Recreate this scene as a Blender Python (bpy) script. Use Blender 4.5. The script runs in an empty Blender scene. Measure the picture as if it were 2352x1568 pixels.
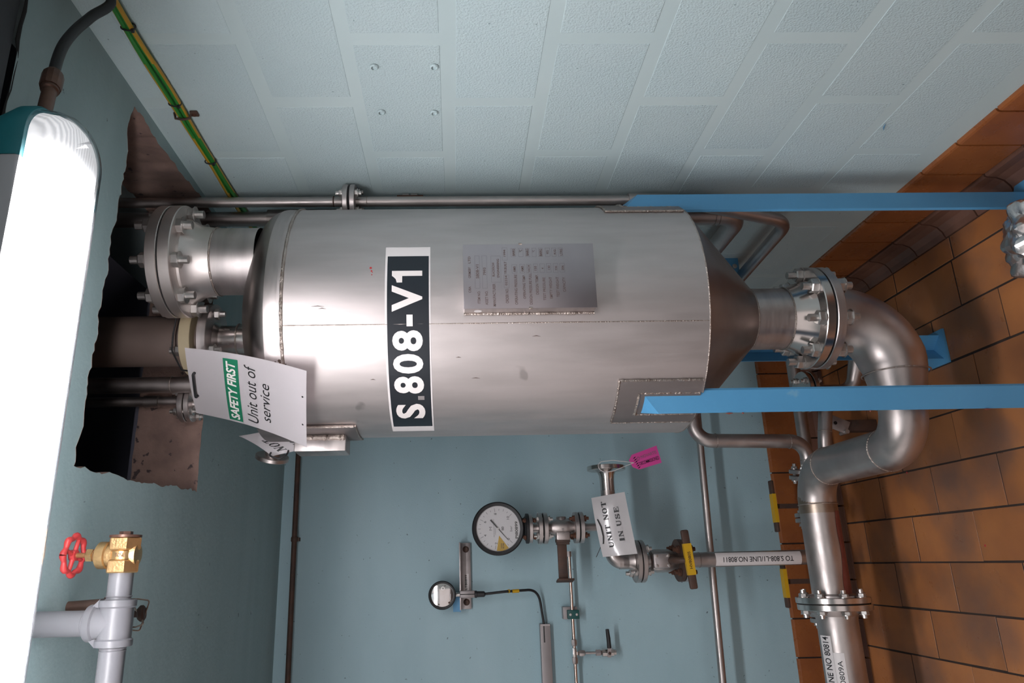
import bpy, bmesh, math, random
from mathutils import Vector as V3, Matrix as M4, Quaternion
random.seed(11)
SC = bpy.context.scene
COL = SC.collection
PI = math.pi

# ------------------------------------------------------------------ camera, world, exposure
CAM = V3((-1.014, -2.976, 1.548))
YAW, PITCH, ROLL = math.radians(17.25), math.radians(1.635), math.radians(-0.757)
FWD = V3((math.sin(YAW)*math.cos(PITCH), math.cos(YAW)*math.cos(PITCH), -math.sin(PITCH)))
_r = V3((math.cos(YAW), -math.sin(YAW), 0)); _u = _r.cross(FWD)
RT = math.cos(ROLL)*_r + math.sin(ROLL)*_u
UP = -math.sin(ROLL)*_r + math.cos(ROLL)*_u
cd = bpy.data.cameras.new('camera'); cam = bpy.data.objects.new('camera', cd); COL.objects.link(cam)
X, Y, Z = -UP, RT, -FWD                      # the camera was held turned a quarter
cam.matrix_world = M4(((X.x, Y.x, Z.x, CAM.x), (X.y, Y.y, Z.y, CAM.y), (X.z, Y.z, Z.z, CAM.z), (0, 0, 0, 1)))
cd.sensor_width = 36.0; cd.lens = 1653.5/2352*36.0; cd.shift_x = (1176-1092)/2352.0
cd.clip_start = 0.02
SC.camera = cam
W = bpy.data.worlds.new('world'); SC.world = W; W.use_nodes = True
W.node_tree.nodes['Background'].inputs[0].default_value = (0.90, 0.83, 0.82, 1)
W.node_tree.nodes['Background'].inputs[1].default_value = 0.60
SC.view_settings.view_transform = 'Standard'; SC.view_settings.look = 'None'
SC.view_settings.exposure = 0.5; SC.view_settings.gamma = 1.0; SC.view_settings.use_curve_mapping = False
SC.cycles.max_bounces = 8; SC.cycles.transparent_max_bounces = 12
LAMP_STRENGTH = 36.0

# ------------------------------------------------------------------ materials
def nd(t, kind, **kw):
    n = t.nodes.new(kind)
    for k, v in kw.items(): setattr(n, k, v)
    return n
def mat(name, c1, c2=None, scale=8.0, rough=0.5, metal=0.0, bump=None, stretch=(1, 1, 1), rvar=0.0, spots=None, rand=0.0, coat=0.0, detail=6.0, contrast=(0.35, 0.65), dirt=None, spec=0.5):
    m = bpy.data.materials.new(name); m.use_nodes = True; t = m.node_tree
    p = t.nodes['Principled BSDF']; L = t.links.new
    p.inputs['Metallic'].default_value = metal; p.inputs['Roughness'].default_value = rough
    p.inputs['Coat Weight'].default_value = coat; p.inputs['Coat Roughness'].default_value = 0.08
    p.inputs['Specular IOR Level'].default_value = spec
    g = nd(t, 'ShaderNodeNewGeometry'); mp = nd(t, 'ShaderNodeMapping'); mp.inputs['Scale'].default_value = stretch
    L(g.outputs['Position'], mp.inputs['Vector'])
    def noise(s, d=detail, vec=mp):
        n = nd(t, 'ShaderNodeTexNoise'); n.inputs['Scale'].default_value = s; n.inputs['Detail'].default_value = d
        L(vec.outputs[0], n.inputs['Vector']); return n
    def ramp(src, a, b):
        r = nd(t, 'ShaderNodeMapRange'); r.inputs['From Min'].default_value = a; r.inputs['From Max'].default_value = b
        L(src, r.inputs['Value']); return r.outputs[0]
    def mix(f, a, b, mode='MIX'):
        x = nd(t, 'ShaderNodeMix', data_type='RGBA', blend_type=mode)
        for sock, v in ((x.inputs[0], f), (x.inputs[6], a), (x.inputs[7], b)):
            if hasattr(v, 'links'): L(v, sock)
            elif isinstance(v, (int, float)): sock.default_value = v
            else: sock.default_value = (*v, 1)
        return x.outputs[2]
    col = None
    n1 = noise(scale)
    if c2 is not None: col = mix(ramp(n1.outputs['Fac'], *contrast), c1, c2)
    if spots:                                   # (scale, threshold, colour)
        n3 = noise(spots[0], 3.0, g); col = mix(ramp(n3.outputs['Fac'], spots[1], spots[1]+0.03), col or c1, spots[2])
    if dirt:                                    # (scale, lo, hi, colour)
        n4 = noise(dirt[0], 5.0, g); col = mix(ramp(n4.outputs['Fac'], dirt[1], dirt[2]), col or c1, dirt[3])
    if rand:
        oi = nd(t, 'ShaderNodeObjectInfo'); hv = nd(t, 'ShaderNodeHueSaturation')
        hv.inputs['Value'].default_value = 1
        L(ramp(oi.outputs['Random'], -1/(rand*2)*(1-rand)+0.0 if False else 0, 1), hv.inputs['Fac'])
        v = nd(t, 'ShaderNodeMapRange'); v.inputs['To Min'].default_value = 1-rand; v.inputs['To Max'].default_value = 1+rand
        L(oi.outputs['Random'], v.inputs['Value']); L(v.outputs[0], hv.inputs['Value']); hv.inputs['Fac'].default_value = 1
        for lk in list(hv.inputs['Fac'].links): t.links.remove(lk)
        if col is None: hv.inputs['Color'].default_value = (*c1, 1)
        else: L(col, hv.inputs['Color'])
        col = hv.outputs[0]
    if col is None: p.inputs['Base Color'].default_value = (*c1, 1)
    else: L(col, p.inputs['Base Color'])
    if rvar:
        n2 = noise(scale*2.3); r = nd(t, 'ShaderNodeMapRange')
        r.inputs['From Min'].default_value = 0.3; r.inputs['From Max'].default_value = 0.7
        r.inputs['To Min'].default_value = max(0.02, rough-rvar); r.inputs['To Max'].default_value = min(1, rough+rvar)
        L(n2.outputs['Fac'], r.inputs['Value']); L(r.outputs[0], p.inputs['Roughness'])
    if bump:
        nb = noise(bump[0], 4.0, g); b = nd(t, 'ShaderNodeBump'); b.inputs['Strength'].default_value = bump[1]
        b.inputs['Distance'].default_value = bump[2] if len(bump) > 2 else 0.002
        L(nb.outputs['Fac'], b.inputs['Height']); L(b.outputs[0], p.inputs['Normal'])
    return m
def emit(name, c, s):
    m = bpy.data.materials.new(name); m.use_nodes = True; t = m.node_tree
    p = t.nodes['Principled BSDF']; p.inputs['Base Color'].default_value = (0.8, 0.8, 0.8, 1)
    p.inputs['Emission Color'].default_value = (*c, 1); p.inputs['Emission Strength'].default_value = s
    return m
def clear(name, tint, gloss=0.12):
    m = bpy.data.materials.new(name); m.use_nodes = True; t = m.node_tree; t.nodes.clear()
    o = nd(t, 'ShaderNodeOutputMaterial'); mx = nd(t, 'ShaderNodeMixShader'); tr = nd(t, 'ShaderNodeBsdfTransparent'); gl = nd(t, 'ShaderNodeBsdfGlossy')
    tr.inputs[0].default_value = (*tint, 1); gl.inputs['Roughness'].default_value = 0.08
    lw = nd(t, 'ShaderNodeLayerWeight'); lw.inputs[0].default_value = 0.35
    mr = nd(t, 'ShaderNodeMapRange'); mr.inputs['To Min'].default_value = gloss*0.5; mr.inputs['To Max'].default_value = gloss*4
    t.links.new(lw.outputs['Facing'], mr.inputs['Value']); t.links.new(mr.outputs[0], mx.inputs[0])
    t.links.new(tr.outputs[0], mx.inputs[1]); t.links.new(gl.outputs[0], mx.inputs[2]); t.links.new(mx.outputs[0], o.inputs[0])
    return m

MT = {}
MT['wall'] = mat('wall_paint', (0.47, 0.60, 0.62), (0.43, 0.565, 0.59), 3.0, 0.55, bump=(260, 0.25, 0.002), spots=(95, 0.735, (0.22, 0.30, 0.33)))
MT['mortar'] = mat('smooth_joint_paint', (0.55, 0.665, 0.675), (0.52, 0.645, 0.66), 3.0, 0.45, bump=(60, 0.10, 0.002))
MT['block'] = mat('pitted_block_paint', (0.54, 0.665, 0.685), (0.51, 0.64, 0.665), 4.0, 0.55, bump=(230, 0.75, 0.003), spots=(120, 0.715, (0.21, 0.30, 0.33)), rand=0.035)
MT['back'] = mat('back_wall_paint', (0.42, 0.60, 0.665), (0.36, 0.535, 0.60), 2.2, 0.5, bump=(200, 0.3, 0.002), spots=(70, 0.695, (0.16, 0.22, 0.26)), stretch=(0.5, 1, 1.6))
MT['ceil'] = mat('ceiling_paint', (0.33, 0.45, 0.465), (0.29, 0.405, 0.42), 3.0, 0.6, bump=(70, 0.35, 0.003), stretch=(0.6, 4, 1), spots=(38, 0.73, (0.12, 0.16, 0.17)))
MT['concrete'] = mat('bare_concrete', (0.29, 0.19, 0.155), (0.20, 0.13, 0.11), 14, 0.9, bump=(60, 0.9, 0.006), spots=(42, 0.66, (0.07, 0.05, 0.05)))
MT['dark'] = mat('dark_void', (0.10, 0.10, 0.13), rough=0.9)  # shade of the space above the opening, put in as colour
MT['beam'] = mat('dark_painted_beam', (0.07, 0.073, 0.083), (0.055, 0.058, 0.066), 9, 0.6, bump=(60, 0.2))
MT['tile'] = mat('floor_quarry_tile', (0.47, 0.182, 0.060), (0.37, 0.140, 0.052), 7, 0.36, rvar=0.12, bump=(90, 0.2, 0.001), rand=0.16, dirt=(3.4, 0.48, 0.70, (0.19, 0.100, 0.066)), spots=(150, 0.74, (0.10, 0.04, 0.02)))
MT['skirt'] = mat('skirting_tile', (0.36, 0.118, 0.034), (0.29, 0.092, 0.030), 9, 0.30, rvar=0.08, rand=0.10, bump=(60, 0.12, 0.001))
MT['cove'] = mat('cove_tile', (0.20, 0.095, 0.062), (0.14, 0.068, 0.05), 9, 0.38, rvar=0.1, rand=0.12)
MT['grout'] = mat('dark_grout', (0.050, 0.032, 0.025), (0.035, 0.023, 0.019), 20, 0.85, bump=(80, 0.5))
STC1, STC2 = (0.60, 0.545, 0.53), (0.50, 0.455, 0.445)
MT['steel'] = mat('brushed_stainless', STC1, STC2, 5, 0.42, 1.0, stretch=(1.5, 1.5, 9), rvar=0.06, bump=(190, 0.06, 0.001))
MT['shell'] = mat('vessel_stainless', (0.63, 0.575, 0.565), (0.55, 0.505, 0.495), 4, 0.52, 1.0, stretch=(5, 5, 0.9), rvar=0.05, bump=(120, 0.05, 0.001), spots=(7.5, 0.74, (0.44, 0.40, 0.39)))
MT['satin'] = mat('satin_pipe_stainless', (0.56, 0.505, 0.485), (0.46, 0.41, 0.395), 9, 0.42, 1.0, rvar=0.08, bump=(160, 0.08, 0.001))
MT['dull'] = mat('dull_cone_stainless', (0.42, 0.375, 0.355), (0.34, 0.305, 0.29), 7, 0.36, 1.0, rvar=0.06)
MT['bright'] = mat('machined_stainless', (0.68, 0.63, 0.60), (0.60, 0.55, 0.53), 14, 0.22, 1.0)
MT['weld'] = mat('weld_bead', (0.55, 0.48, 0.44), (0.40, 0.33, 0.29), 60, 0.4, 1.0, bump=(260, 0.9, 0.003))
MT['zinc'] = mat('zinc_bolt', (0.66, 0.63, 0.61), (0.54, 0.51, 0.49), 60, 0.40, 1.0)
MT['rustbolt'] = mat('rusty_bolt', (0.16, 0.068, 0.04), (0.09, 0.045, 0.032), 80, 0.7, 0.5, bump=(300, 0.5))
MT['gasket'] = mat('black_gasket', (0.012, 0.012, 0.013), rough=0.8)
MT['cream'] = mat('cream_plastic', (0.46, 0.38, 0.25), (0.41, 0.34, 0.22), 12, 0.5)
MT['duct'] = mat('brown_grey_hose', (0.17, 0.12, 0.10), (0.14, 0.10, 0.085), 6, 0.6)
MT['blue'] = mat('light_blue_gloss_paint', (0.098, 0.330, 0.575), (0.088, 0.305, 0.545), 5, 0.33, bump=(60, 0.1, 0.001), dirt=(9, 0.70, 0.76, (0.24, 0.44, 0.58)))
MT['brown'] = mat('brown_rusty_steel', (0.070, 0.046, 0.038), (0.105, 0.058, 0.042), 24, 0.6, 0.3, bump=(150, 0.3))
MT['white'] = mat('white_plastic_sheet', (0.78, 0.74, 0.76), rough=0.32, coat=0.4)
MT['label'] = mat('white_vinyl_label', (0.76, 0.715, 0.71), rough=0.4)
MT['gloss'] = mat('laminated_paper', (0.92, 0.885, 0.89), rough=0.22, coat=1.0, bump=(26, 0.16, 0.006))
MT['ink'] = mat('black_ink', (0.012, 0.012, 0.014), rough=0.5)
MT['greyink'] = mat('grey_ink', (0.18, 0.17, 0.17), rough=0.5)
MT['rustink'] = mat('etched_letters', (0.14, 0.095, 0.085), rough=0.6)
MT['navy'] = mat('black_vinyl', (0.010, 0.014, 0.020), rough=0.35)
MT['paper'] = mat('white_letters', (0.82, 0.76, 0.74), rough=0.45)
MT['green'] = mat('green_print', (0.012, 0.17, 0.088), rough=0.4)
MT['teal'] = mat('teal_plastic', (0.010, 0.16, 0.19), (0.009, 0.145, 0.17), 6, 0.42)
MT['lampgrey'] = mat('grey_lamp_body', (0.42, 0.42, 0.44), rough=0.5)
MT['lampwhite'] = mat('white_lamp_holder', (0.75, 0.74, 0.74), rough=0.4)
MT['black'] = mat('black_rubber', (0.014, 0.014, 0.016), (0.02, 0.02, 0.022), 20, 0.5)
MT['bronze'] = mat('brown_brass_gland', (0.16, 0.085, 0.06), (0.12, 0.065, 0.05), 40, 0.4, 0.6)
MT['brass'] = mat('cast_brass', (0.62, 0.40, 0.19), (0.50, 0.32, 0.15), 30, 0.36, 0.9, bump=(220, 0.35, 0.002))
MT['red'] = mat('red_cast_handle', (0.50, 0.045, 0.045), (0.42, 0.035, 0.038), 20, 0.42, bump=(90, 0.3))
MT['redstain'] = mat('red_primer', (0.20, 0.045, 0.032), (0.25, 0.07, 0.05), 30, 0.6)
MT['greypipe'] = mat('grey_painted_pipe', (0.165, 0.165, 0.180), (0.15, 0.15, 0.163), 10, 0.38, bump=(60, 0.15, 0.001))
MT['cgreen'] = mat('green_cable', (0.025, 0.22, 0.03), rough=0.4)
MT['cyellow'] = mat('yellow_cable', (0.48, 0.27, 0.02), rough=0.4)
MT['yellow'] = mat('yellow_label', (0.62, 0.36, 0.01), rough=0.45)
MT['pink'] = mat('pink_card', (0.74, 0.075, 0.36), rough=0.5)
MT['copper'] = mat('polished_copper_tint_tube', (0.66, 0.50, 0.43), rough=0.22, metal=1.0)
MT['trunk'] = mat('grey_trunking', (0.36, 0.325, 0.325), (0.31, 0.28, 0.28), 10, 0.45, 0.3)
MT['galv'] = mat('galvanised_plate', (0.50, 0.46, 0.46), (0.40, 0.36, 0.355), 30, 0.45, 0.8)
MT['tealclamp'] = mat('dark_green_clamp', (0.010, 0.085, 0.082), rough=0.5)
MT['tint'] = mat('heat_tinted_steel', (0.36, 0.27, 0.20), (0.46, 0.38, 0.32), 14, 0.40, 1.0)
MT['machrough'] = mat('turned_flange_stainless', (0.70, 0.65, 0.62), (0.62, 0.57, 0.55), 14, 0.46, 1.0)
MT['plate'] = mat('etched_plate', (0.46, 0.415, 0.435), (0.40, 0.36, 0.38), 6, 0.34, 0.9)
MT['foil'] = mat('aluminium_foil', (0.82, 0.80, 0.79), (0.72, 0.70, 0.69), 16, 0.30, 1.0, bump=(40, 0.35, 0.006))
MT['mirror'] = mat('polished_cap', (0.72, 0.70, 0.71), (0.64, 0.6, 0.58), 18, 0.10, 1.0)
MT['glass'] = clear('gauge_glass', (0.96, 0.97, 0.97), 0.06)
MT['clear'] = clear('clear_lamp_cover', (0.86, 0.87, 0.90), 0.16)
MT['wire'] = mat('steel_wire', (0.38, 0.28, 0.23), rough=0.4, metal=0.8)

# ------------------------------------------------------------------ mesh helpers
ORI = {}
def frame(ax):
    ax = V3(ax).normalized(); h = V3((0, 0, 1)) if abs(ax.z) < 0.9 else V3((1, 0, 0))
    a = h.cross(ax).normalized(); return a, ax.cross(a), ax
def BM(): return bmesh.new()
def lathe(bm, prof, o=(0, 0, 0), ax=(0, 0, 1), seg=40, phase=0.0, close=False, a0=None):
    a, b, c = frame(ax) if a0 is None else (V3(a0).normalized(), V3(ax).normalized().cross(V3(a0).normalized()), V3(ax).normalized())
    o = V3(o); rings = []
    for r, h in prof:
        if r < 1e-6: rings.append([bm.verts.new(o+c*h)])
        else: rings.append([bm.verts.new(o+c*h+(a*math.cos(phase+2*PI*i/seg)+b*math.sin(phase+2*PI*i/seg))*r) for i in range(seg)])
    pr = list(zip(rings, rings[1:])) + ([(rings[-1], rings[0])] if close else [])
    for A, B in pr:
        if len(A) == 1 and len(B) == 1: continue
        for i in range(seg):
            j = (i+1) % seg
            if len(A) == 1: bm.faces.new((A[0], B[j], B[i]))
            elif len(B) == 1: bm.faces.new((A[i], A[j], B[0]))
            else: bm.faces.new((A[i], A[j], B[j], B[i]))
    return bm
def disc(bm, o, ax, R, t, seg=40, rin=0.0, ch=0.0015, phase=0.0):
    if rin > 0: prof = [(rin, 0), (R-ch, 0), (R, ch), (R, t-ch), (R-ch, t), (rin, t)]; return lathe(bm, prof, o, ax, seg, phase, close=True)
    return lathe(bm, [(0, 0), (R-ch, 0), (R, ch), (R, t-ch), (R-ch, t), (0, t)], o, ax, seg, phase)
def rod(bm, p, q, r, seg=16, phase=0.0):
    p, q = V3(p), V3(q); return lathe(bm, [(0, 0), (r, 0), (r, (q-p).length), (0, (q-p).length)], p, q-p, seg, phase)
def tube(bm, pts, r, seg=20, cap=True, matfn=None):
    pts = [V3(p) for p in pts]; n = len(pts); rr = r if isinstance(r, (list, tuple)) else [r]*n
    tg = [(pts[min(i+1, n-1)]-pts[max(i-1, 0)]).normalized() for i in range(n)]
    a = frame(tg[0])[0]; rings = []
    for i in range(n):
        if i: a = (a-tg[i]*a.dot(tg[i])).normalized()
        b = tg[i].cross(a)
        rings.append([bm.verts.new(pts[i]+(a*math.cos(2*PI*k/seg)+b*math.sin(2*PI*k/seg))*rr[i]) for k in range(seg)])
    for i in range(n-1):
        for k in range(seg):
            f = bm.faces.new((rings[i][k], rings[i][(k+1) % seg], rings[i+1][(k+1) % seg], rings[i+1][k]))
            if matfn: f.material_index = matfn(i, k)
    if cap: bm.faces.new(rings[0][::-1]); bm.faces.new(rings[-1])
    return bm
def bend(pts, rad, seg=10):
    """waypoints -> polyline with round corners"""
    pts = [V3(p) for p in pts]; out = [pts[0]]
    rad = rad if isinstance(rad, (list, tuple)) else [rad]*(len(pts)-2)
    for i in range(1, len(pts)-1):
        d0 = (pts[i-1]-pts[i]).normalized(); d1 = (pts[i+1]-pts[i]).normalized()
        th = d0.angle(d1); cut = rad[i-1]/math.tan(th/2)
        bis = (d0+d1).normalized(); c = pts[i]+bis*(rad[i-1]/math.sin(th/2))
        s = pts[i]+d0*cut-c; e = pts[i]+d1*cut-c; tot = s.angle(e); ax = s.cross(e).normalized()
        for k in range(seg+1): out.append(c+Quaternion(ax, tot*k/seg) @ s)
    out.append(pts[-1]); return out
def box(bm, c, s, rot=None, bev=0.0):
    r = bmesh.ops.create_cube(bm, size=1.0); m = M4.Translation(V3(c)) @ (rot.to_4x4() if rot else M4.Identity(4)) @ M4.Diagonal((*s, 1))
    bmesh.ops.transform(bm, matrix=m, verts=r['verts'])
    if bev: bmesh.ops.bevel(bm, geom=list({e for v in r['verts'] for e in v.link_edges}), offset=bev, segments=2, affect='EDGES', profile=0.5)
    return bm
def quadgrid(bm, f, nu, nv, thick=0.0):
    """sheet from f(u,v)->point"""
    g = [[bm.verts.new(f(i/nu, j/nv)) for j in range(nv+1)] for i in range(nu+1)]
    fs = [bm.faces.new((g[i][j], g[i+1][j], g[i+1][j+1], g[i][j+1])) for i in range(nu) for j in range(nv)]
    if thick: bmesh.ops.solidify(bm, geom=fs, thickness=thick)
    return bm
def link(o): COL.objects.link(o); return o
def place(o, parent):
    if parent is None: return
    o.parent = parent; ORI[o.name] = ORI[parent.name]
def obj(name, bm, m, parent=None, smooth=35, label=None, origin=None):
    bmesh.ops.recalc_face_normals(bm, faces=bm.faces)
    me = bpy.data.meshes.new(name); bm.to_mesh(me); bm.free()
    o = link(bpy.data.objects.new(name, me))
    L = ORI[parent.name] if parent else V3(origin or (0, 0, 0))
    if L.length: me.transform(M4.Translation(-L))
    for x in (m if isinstance(m, (list, tuple)) else [m]): me.materials.append(MT[x] if isinstance(x, str) else x)
    if smooth:
        for p in me.polygons: p.use_smooth = True
        me.set_sharp_from_angle(angle=math.radians(smooth))
    if parent: place(o, parent)
    else: o.location = L; ORI[o.name] = L
    if label: o['label'] = label
    return o
def inst(name, me, parent, loc, ax=None, roll=0.0, kind=None):
    """another object on the same mesh, placed in the thing's frame (world loc given)"""
    o = link(bpy.data.objects.new(name, me)); o.parent = parent; ORI[o.name] = ORI[parent.name]
    o.location = V3(loc)-ORI[parent.name]
    if ax is not None:
        o.rotation_mode = 'QUATERNION'; o.rotation_quaternion = V3(ax).normalized().to_track_quat('Z', 'Y') @ Quaternion((0, 0, 1), roll)
    return o
def thing(name, loc, label, cat, group=None):
    o = link(bpy.data.objects.new(name, None)); o.location = loc; o.empty_display_size = 0.05
    ORI[o.name] = V3(loc); o['label'] = label; o['category'] = cat
    if group: o['group'] = group
    return o
def tag(o, label, cat, group=None):
    o['label'] = label; o['category'] = cat
    if group: o['group'] = group
    return o
def struct(name, bm, m, smooth=35):
    o = obj(name, bm, m, None, smooth); o['kind'] = 'structure'; return o
_BOLT = {}
def bolt_mesh(rb, rn, hn, half, tail, m='zinc'):
    k = (rb, rn, hn, half, tail, m)
    if k not in _BOLT:
        bm = BM(); rod(bm, (0, 0, -half-hn-tail), (0, 0, half+hn+tail), rb, 10)
        for s in (-1, 1):
            a, b = (half, half+hn) if s > 0 else (-half-hn, -half)
            lathe(bm, [(0, a), (rn*0.93, a), (rn, a+hn*0.1), (rn, b-hn*0.15), (rn*0.88, b), (0, b)], seg=6)
            lathe(bm, [(0, a-0.0005), (rn*1.12, a-0.0005), (rn*1.12, a+0.0018), (0, a+0.0018)], seg=14)
        me = bpy.data.meshes.new('stud_bolt'); bmesh.ops.recalc_face_normals(bm, faces=bm.faces); bm.to_mesh(me); bm.free(); me.materials.append(MT[m])
        for p in me.polygons: p.use_smooth = True
        me.set_sharp_from_angle(angle=math.radians(30)); _BOLT[k] = me
    return _BOLT[k]
def bolts(parent, c, ax, R, n, phase_dir, rb=0.008, rn=0.0145, hn=0.013, half=0.025, tail=0.012, m='zinc'):
    """n stud bolts around a flange joint; phase_dir points at the first"""
    ax = V3(ax).normalized(); d = V3(phase_dir); d = (d-ax*d.dot(ax)).normalized(); me = bolt_mesh(rb, rn, hn, half, tail, m)
    for i in range(n):
        inst('stud_bolt', me, parent, V3(c)+(Quaternion(ax, 2*PI*i/n) @ d)*R, ax, random.random()*1.0)
# ---- lettering
def letters(txt, bold=0.0, shear=0.0, spacing=1.0):
    cu = bpy.data.curves.new('lettering', 'FONT'); cu.body = txt; cu.size = 1.0; cu.offset = bold; cu.shear = shear; cu.space_character = spacing; cu.resolution_u = 4
    o = link(bpy.data.objects.new('lettering', cu)); dg = bpy.context.evaluated_depsgraph_get(); dg.update()
    me = bpy.data.meshes.new_from_object(o.evaluated_get(dg)); bpy.data.objects.remove(o); bpy.data.curves.remove(cu)
    bm = BM(); bm.from_mesh(me); bpy.data.meshes.remove(me); return bm
def fit(bm, u0, u1, v0, v1):
    xs = [v.co.x for v in bm.verts]; ys = [v.co.y for v in bm.verts]
    ax, bx, ay, by = min(xs), max(xs), min(ys), max(ys)
    for v in bm.verts:
        v.co.x = u0+(v.co.x-ax)/max(bx-ax, 1e-6)*(u1-u0); v.co.y = v0+(v.co.y-ay)/max(by-ay, 1e-6)*(v1-v0); v.co.z = 0
    return bm
def slice_u(bm, step):
    xs = [v.co.x for v in bm.verts]; x = math.floor(min(xs)/step)*step
    while x < max(xs):
        bmesh.ops.bisect_plane(bm, geom=bm.verts[:]+bm.edges[:]+bm.faces[:], plane_co=(x, 0, 0), plane_no=(1, 0, 0)); x += step
    return bm
def remap(bm, f):
    for v in bm.verts: v.co = f(v.co.x, v.co.y)
    return bm
def flat(o, r, u, off=0.0):
    o, r, u = V3(o), V3(r).normalized(), V3(u).normalized(); n = r.cross(u)
    return lambda x, y: o+r*x+u*y+n*off
def write(txt, box4, f, m, parent, bold=0.0, shear=0.0, step=0, name='lettering', spacing=1.0):
    bm = fit(letters(txt, bold, shear, spacing), *box4)
    if step: slice_u(bm, step)
    return obj(name, remap(bm, f), m, parent, smooth=0)
def rect(u0, u1, v0, v1, step=0):
    bm = BM(); bm.faces.new([bm.verts.new((x, y, 0)) for x, y in ((u0, v0), (u1, v0), (u1, v1), (u0, v1))])
    if step: slice_u(bm, step)
    return bm
SERIF = {   # thick / thin strokes of a roman face: (x0,y0,x1,y1,width)
 'U': [(.22, 1, .22, .25, .2), (.82, 1, .82, .25, .09), (.04, .96, .42, .96, .07), (.66, .96, .98, .96, .07), (.22, .3, .34, .06, .17), (.34, .06, .66, .05, .11), (.66, .05, .82, .3, .1)],
 'N': [(.2, 1, .2, 0, .09), (.84, 1, .84, 0, .09), (.18, 1, .86, 0, .2), (.02, .96, .3, .96, .07), (.68, .96, 1, .96, .07), (.04, .04, .36, .04, .07)],
 'I': [(.5, 1, .5, 0, .3), (.15, .96, .85, .96, .07), (.15, .04, .85, .04, .07)],
 'T': [(.5, 1, .5, 0, .22), (.05, .95, .95, .95, .09), (.09, 1, .09, .7, .08), (.91, 1, .91, .7, .08), (.28, .04, .72, .04, .07)],
 'O': [(.16, .3, .16, .7, .2), (.84, .3, .84, .7, .2), (.16, .7, .36, .96, .16), (.36, .96, .64, .96, .08), (.64, .96, .84, .7, .16), (.16, .3, .36, .04, .16), (.36, .04, .64, .04, .08), (.64, .04, .84, .3, .16)],
 'S': [(.8, .72, .62, .95, .1), (.62, .95, .32, .95, .09), (.32, .95, .18, .74, .15), (.18, .74, .34, .57, .17), (.34, .57, .68, .44, .19), (.68, .44, .84, .26, .17), (.84, .26, .66, .05, .14), (.66, .05, .32, .05, .09), (.32, .05, .16, .3, .1), (.82, 1, .82, .68, .07), (.15, .34, .15, 0, .07)],
 'E': [(.24, 1, .24, 0, .2), (.04, .96, .88, .96, .08), (.04, .04, .92, .04, .08), (.3, .52, .64, .52, .08), (.64, .68, .64, .36, .07), (.86, 1, .86, .7, .07), (.9, .32, .9, 0, .07)]}
def serif(txt):
    bm = BM(); x = 0.0
    for ch in txt:
        if ch == ' ': x += .5; continue
        w = .45 if ch == 'I' else .8
        for a, b, c, d, t in SERIF[ch]:
            p, q = V3((x+a*w, b, 0)), V3((x+c*w, d, 0)); dr = (q-p); n = V3((-dr.y, dr.x, 0)).normalized()*t*0.5; e = dr.normalized()*t*0.1
            bm.faces.new([bm.verts.new(v) for v in (p-n-e, p+n-e, q+n+e, q-n+e)])
        x += w+.08
    return bm

# ------------------------------------------------------------------ the room
ZC = 2.25
bm = BM(); box(bm, (-2.5, -3.0, -0.0264), (5.4, 6.4, 0.05)); floor = struct('floor', bm, 'grout', 0)
PX_, PY_ = 0.1495, 0.303
def tile_mesh(sx, sy, sz, name, m, bev=0.002):
    bm = BM(); r = bmesh.ops.create_cube(bm, size=1.0); bmesh.ops.transform(bm, matrix=M4.Diagonal((sx, sy, sz, 1)), verts=r['verts'])
    bmesh.ops.bevel(bm, geom=[e for e in bm.edges if all(v.co.z > 0 for v in e.verts)], offset=bev, segments=1, affect='EDGES')
    me = bpy.data.meshes.new(name); bm.to_mesh(me); bm.free(); me.materials.append(MT[m]); return me
tm = tile_mesh(PX_-0.006, PY_-0.0045, 0.012, 'tile', 'tile', 0.0004)
for i in range(15):
    x = -0.1395-PX_*i-PX_/2+0.0745-0.0005*0
    x = -0.14-PX_*i-PX_/2 if i else -0.14-PX_/2
    y0 = -0.491 if (i % 2 == 1) else -0.338
    for j in range(-2, 6):
        y = y0-PY_*j+PY_/2
        if y > -0.03 or y < -2.1: continue
        o = inst('tile', tm, floor, (x+random.uniform(-.001, .001), y+random.uniform(-.0015, .0015), -0.006+random.uniform(-.0005, .0005)))
        o.rotation_euler = (random.uniform(-.0025, .0025), random.uniform(-.004, .004), random.uniform(-.004, .004))
tm0 = tile_mesh(0.072, PY_-0.0045, 0.012, 'tile', 'tile')
for j in range(7):
    inst('tile', tm0, floor, (-0.14+0.039, -0.2-PY_*j, -0.006))

bm = BM(); box(bm, (0.1, -3.0, 1.3), (0.2, 6.4, 2.8)); wall_right = struct('wall_right', bm, 'mortar', 0)
ZJ = [0.0855, 0.295, 0.503, 0.712, 0.912, 1.126, 1.345, 1.555, 1.762, 1.968, 2.175, 2.38]
bl = {}
for k in range(1, len(ZJ)-1):
    z0, z1 = ZJ[k]+0.014, ZJ[k+1]-0.014
    if k == len(ZJ)-2: z1 = ZC-0.005
    if z1-z0 < 0.04: continue
    off = -1.345 if (k % 2 == 1) else -1.565
    key = round(z1-z0, 3)
    if key not in bl:
        me = tile_mesh(0.396, z1-z0, 0.006, 'block', 'block', 0.0022); me.transform(M4.Rotation(-PI/2, 4, 'Y') @ M4.Rotation(PI/2, 4, 'Z')); bl[key] = me
    for j in range(-4, 4):
        y = off+0.425*j+0.2125
        if y > -0.22 or y < -2.75: continue
        o = inst('block', bl[key], wall_right, (0.0021+random.uniform(-.0002, .0002), y+random.uniform(-.004, .004), (z0+z1)/2+random.uniform(-.002, .002)))
        o.rotation_euler = (random.uniform(-.005, .005), 0, 0)
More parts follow.
